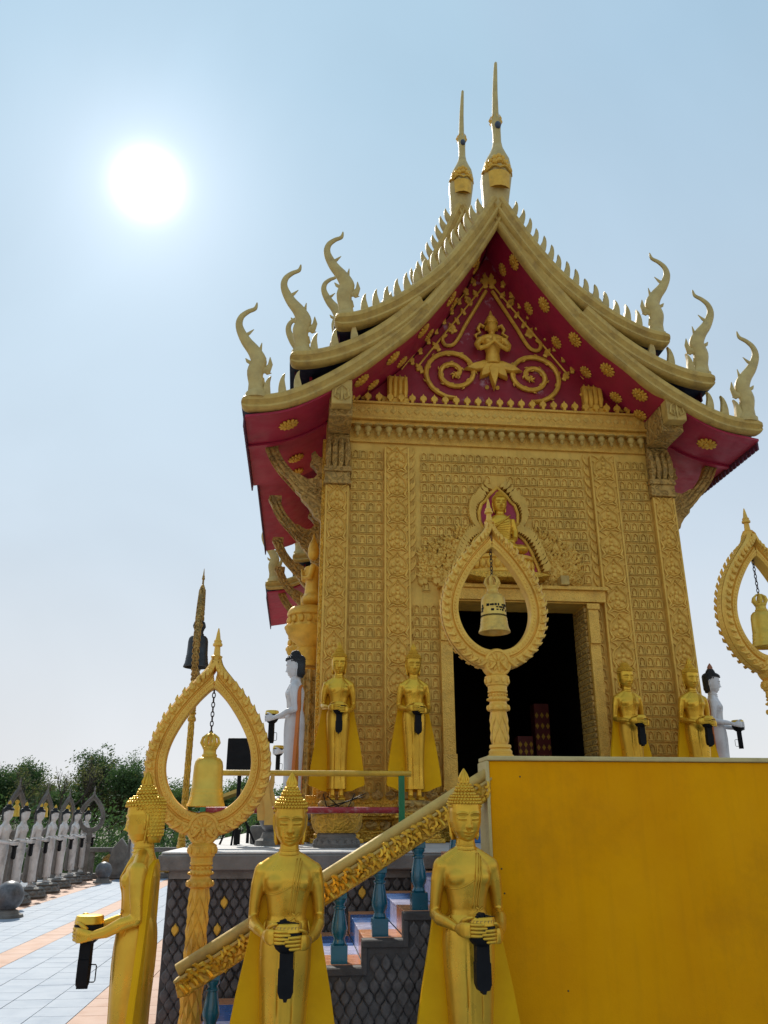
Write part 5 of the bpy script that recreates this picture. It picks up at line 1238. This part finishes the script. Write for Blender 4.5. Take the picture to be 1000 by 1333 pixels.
for i, (px, y, rz) in enumerate(((24,19.8,70),(62,23,72),(92,26.2,70),(124,28.0,25))):
    p = at(px-6, 1075, y+(1.2 if i < 3 else 0)); bell_arch(['grey bell arch nearest in the row behind the white statues', 'second grey bell arch behind the white statues', 'third grey bell arch behind the white statues', 'grey bell arch turned open at the far end of the row'][i], (p.x, y+(1.2 if i < 3 else 0), 1.42), R(rz), -1.42/.95 if i < 3 else -1.42/1.0, .95 if i < 3 else 1.0, .55, GA, 'grey bell arches of the far row')
    if i < 3:
        pt = p; b_ = empty('temple_bell', '%s little gold bell among the far white statues' % ['nearest', 'middle', 'farthest'][i], 'bell', (p.x, y+1.2, 1.82), 0, 'small bells of the far row', .8); link('bell_body', BELLM, BELLG, b_); link('crown', CROWN, BELLG, b_); part('hanger', MB().tube([(0,0,.44),(0,0,.60)], .012, 6), IRON, b_)
ball('grey stone ball on a wire stand at the left edge', -5.42, 17.7, 0, .27, GRAN); ball('grey stone ball on base before the far balustrade', -5.66, 27.0, 0, .24, GRAN)
# low stone balustrade closing the terrace
bl = empty('balustrade', 'weathered stone balustrade with panels at terrace end', 'balustrade', (-4.5, 29.0, 0)); BLV = Vector((4.5,-29.0,0))
m = MB(); m.b(-9, -1.6, 28.9, 29.15, .78, .92); part('top_rail', m, CONC, bl, BLV, .02)
m = MB(); m.b(-9, -1.6, 28.88, 29.17, 0, .16); part('bottom_rail', m, CONC, bl, BLV, .02)
for i in range(13):
    x = -8.9+i*.6; m = MB(); m.b(x-.07, x+.07, 28.93, 29.12, .16, .78); part('baluster', m, CONC, bl, BLV, .02)
for i, x in enumerate((-6.9, -5.95, -5.35, -4.2, -3.3)):
    m = MB(); m.prism([(x-.20,.17),(x+.20,.17),(x+.22,.45),(x+.16,.62),(x,.74),(x-.16,.62),(x-.22,.45)], 28.84, 28.93, .1); part('panel', m, BROWNG if i % 2 else CONC, bl, BLV)
m = MB(); x = -5.55; m.prism([(x-.30,.0),(x+.30,.0),(x+.33,.55),(x+.26,.9),(x+.08,1.12),(x,1.22),(x-.08,1.12),(x-.26,.9),(x-.33,.55)], 28.6, 28.75, .05); m.prism([(x-.2,.12),(x+.2,.12),(x+.2,.55),(x,.8),(x-.2,.55)], 28.57, 28.605, .15); tag(part('boundary_stone', m, CONC), 'leaf-shaped boundary stone standing at the far balustrade', 'boundary stone')
# small green-roofed hut
h = empty('hut', 'small open hut with pale sloping roof beyond the platform', 'hut', (-2.2, 34, -.6)); 
m = MB(); m.prism([(-1.6,2.9),(.0,3.5),(1.7,2.55),(1.7,2.45),(0,3.36),(-1.6,2.8)], -1.2, 1.2); part('roof', m, PALE, h)
for x in (-1.3, 1.4):
    for y in (-1, 1): m = MB(); m.b(x-.06, x+.06, y-.06, y+.06, 0, 2.75); part('post', m, BROWNG, h)
m = MB(); m.b(-1.3, 1.4, .95, 1.05, 0, 1.6); part('back_wall', m, CONC, h)
# trees
def tree(label, x, y, ht, cw, seed, dens, mt, bare=0.0, trunkh=.25):
    f_ = random.Random(seed); e_ = empty('tree', label, 'tree', (x, y, -.6), 0, 'trees beyond the terrace')
    m = MB(); tips = []
    def limb(p, d, L, r_, dep):
        n_ = 4; pts = [p]; dd = d.copy()
        for k in range(n_):
            dd = (dd+Vector((f_.uniform(-.22,.22), f_.uniform(-.22,.22), f_.uniform(-.05,.16)))).normalized(); pts.append(pts[-1]+dd*(L/n_))
        m.tube(pts, [r_*(1-.55*k/n_) for k in range(n_+1)], 6 if dep < 2 else 4)
        for q in pts[2:]: tips.append((q, dep))
        if dep < 4:
            for k in range(f_.randint(2, 4)):
                a = f_.uniform(0, 6.28); t = f_.uniform(.45, 1); i_ = min(n_-1, int(t*n_)); q = pts[i_].lerp(pts[i_+1], t*n_-i_)
                nd = (dd*.6+Vector((math.cos(a)*cw, math.sin(a)*cw, f_.uniform(.1,.8)))*.75).normalized(); limb(q, nd, L*f_.uniform(.55,.78), r_*.5, dep+1)
    limb(Vector((0,0,0)), Vector((0,0,1)), ht*.42, ht*.028, 0)
    part('trunk', m, BARK, e_)
    V = []; F = []
    T = [t for t, d in tips if d >= (1 if not bare else 2)]
    zmax = max(t.z for t in T); sc_ = ht/zmax
    for t in T:
        if bare and f_.random() < bare: continue
        for c_ in range(2 if bare < .3 else 1):
            cc = t+Vector((f_.gauss(0,.35), f_.gauss(0,.35), f_.gauss(0,.28))); rr = f_.uniform(.22,.5)
            for k in range(dens):
                v = Vector((f_.gauss(0,1), f_.gauss(0,1), f_.gauss(0,.75))); p = cc+v*rr*.5
                n_ = Vector((f_.gauss(0,1), f_.gauss(0,1), f_.gauss(.5,1))).normalized(); u_ = n_.orthogonal().normalized(); w_ = n_.cross(u_); a = f_.uniform(.035,.085); b = a*.55
                o = len(V); V += [p-u_*a, p+w_*b, p+u_*a, p-w_*b]; F.append((o, o+1, o+2, o+3))
    me = bpy.data.meshes.new('crown'); me.from_pydata([tuple(v) for v in V], [], F); me.update(); part('crown', me, mt, e_)
    e_.scale = (sc_, sc_, sc_)
    e_.scale = (sc_*.84,)*3
    return e_
tl = [(-14,46,5.4,.7,0,0,.1),(-38,50,5.8,.8,1,0,.0),(6,48,6.2,.6,2,0,.1),(30,44,5.9,.55,3,2,.8),(58,47,6.4,.5,4,2,.8),(85,50,6.8,.5,5,2,.75),(70,54,4.6,.9,15,0,0),(115,52,7.4,.45,6,0,.25),(140,50,5.2,.8,7,2,.3),(165,52,7.2,.5,8,1,.3),(190,50,6.3,.6,9,0,.2),(212,54,5.0,.8,10,1,0),(236,52,4.7,.8,11,1,.05),(300,50,5.0,.8,12,1,.1),(330,52,5.4,.8,13,1,.1),(372,48,4.3,.9,14,1,0),(20,56,4.8,.9,16,0,0),(268,56,4.6,.8,17,0,0),(48,60,5.6,.8,20,2,0),(100,62,5.6,.8,21,1,0),(152,60,5.4,.8,22,2,0),(-10,58,5.6,.8,23,1,0),(178,58,5.4,.8,24,1,0),(318,58,5.2,.8,25,1,0),(225,60,5.0,.8,26,1,0)]
kind = ['dense dark green tree', 'mid green loose-crowned tree', 'half bare olive tree']
place = ['beyond the far left edge of the row', 'left of every other tree', 'behind the nearest white statues', 'standing third among the sparse trees at left', 'between two white statue groups', 'over the farthest white statue', 'low behind the open grey arch', 'tall over the open grey arch', 'right of the open grey arch', 'behind the gold profile face', 'behind the gold profile head', 'inside the left edge of the gold arch', 'left of the gold bell', 'behind the black loudspeaker', 'right of the loudspeaker', 'behind the gold ribbons', 'low and dark at the far left', 'directly behind the gold bell', 'far back behind the middle white statues', 'far back left of the open grey arch', 'far back right of the open grey arch', 'far back at the left picture edge', 'far back behind the gold profile', 'far back at the foot of the loudspeaker', 'far back inside the gold arch']
for i, (px, y, ht, cw, sd, kd, br) in enumerate(tl):
    p = at(px, 1100, y); tree(kind[kd]+' '+place[i], p.x, y, ht, cw, sd+30, 24 if not (kd == 2 and br > .5) else 8, LEAF[kd], br)
# undergrowth below the trees
m = MB(); f_ = random.Random(77); V = []; F = []
for k in range(46000):
    x = f_.uniform(-26, 1); y = f_.uniform(36, 44); z = -.6+min(abs(f_.gauss(0,1))*1.25, 2.9+.8*math.sin(x*1.3)+.5*math.sin(x*3.1))
    n_ = Vector((f_.gauss(0,1), f_.gauss(0,1), f_.gauss(.5,1))).normalized(); u_ = n_.orthogonal().normalized(); w_ = n_.cross(u_); a = f_.uniform(.05,.11); p = Vector((x,y,z)); o = len(V)
    V += [p-u_*a, p+w_*a*.55, p+u_*a, p-w_*a*.55]; F.append((o,o+1,o+2,o+3))
me = bpy.data.meshes.new('undergrowth'); me.from_pydata([tuple(v) for v in V], [], F); me.update(); part('undergrowth', me, LEAF[0], None, kind='stuff')
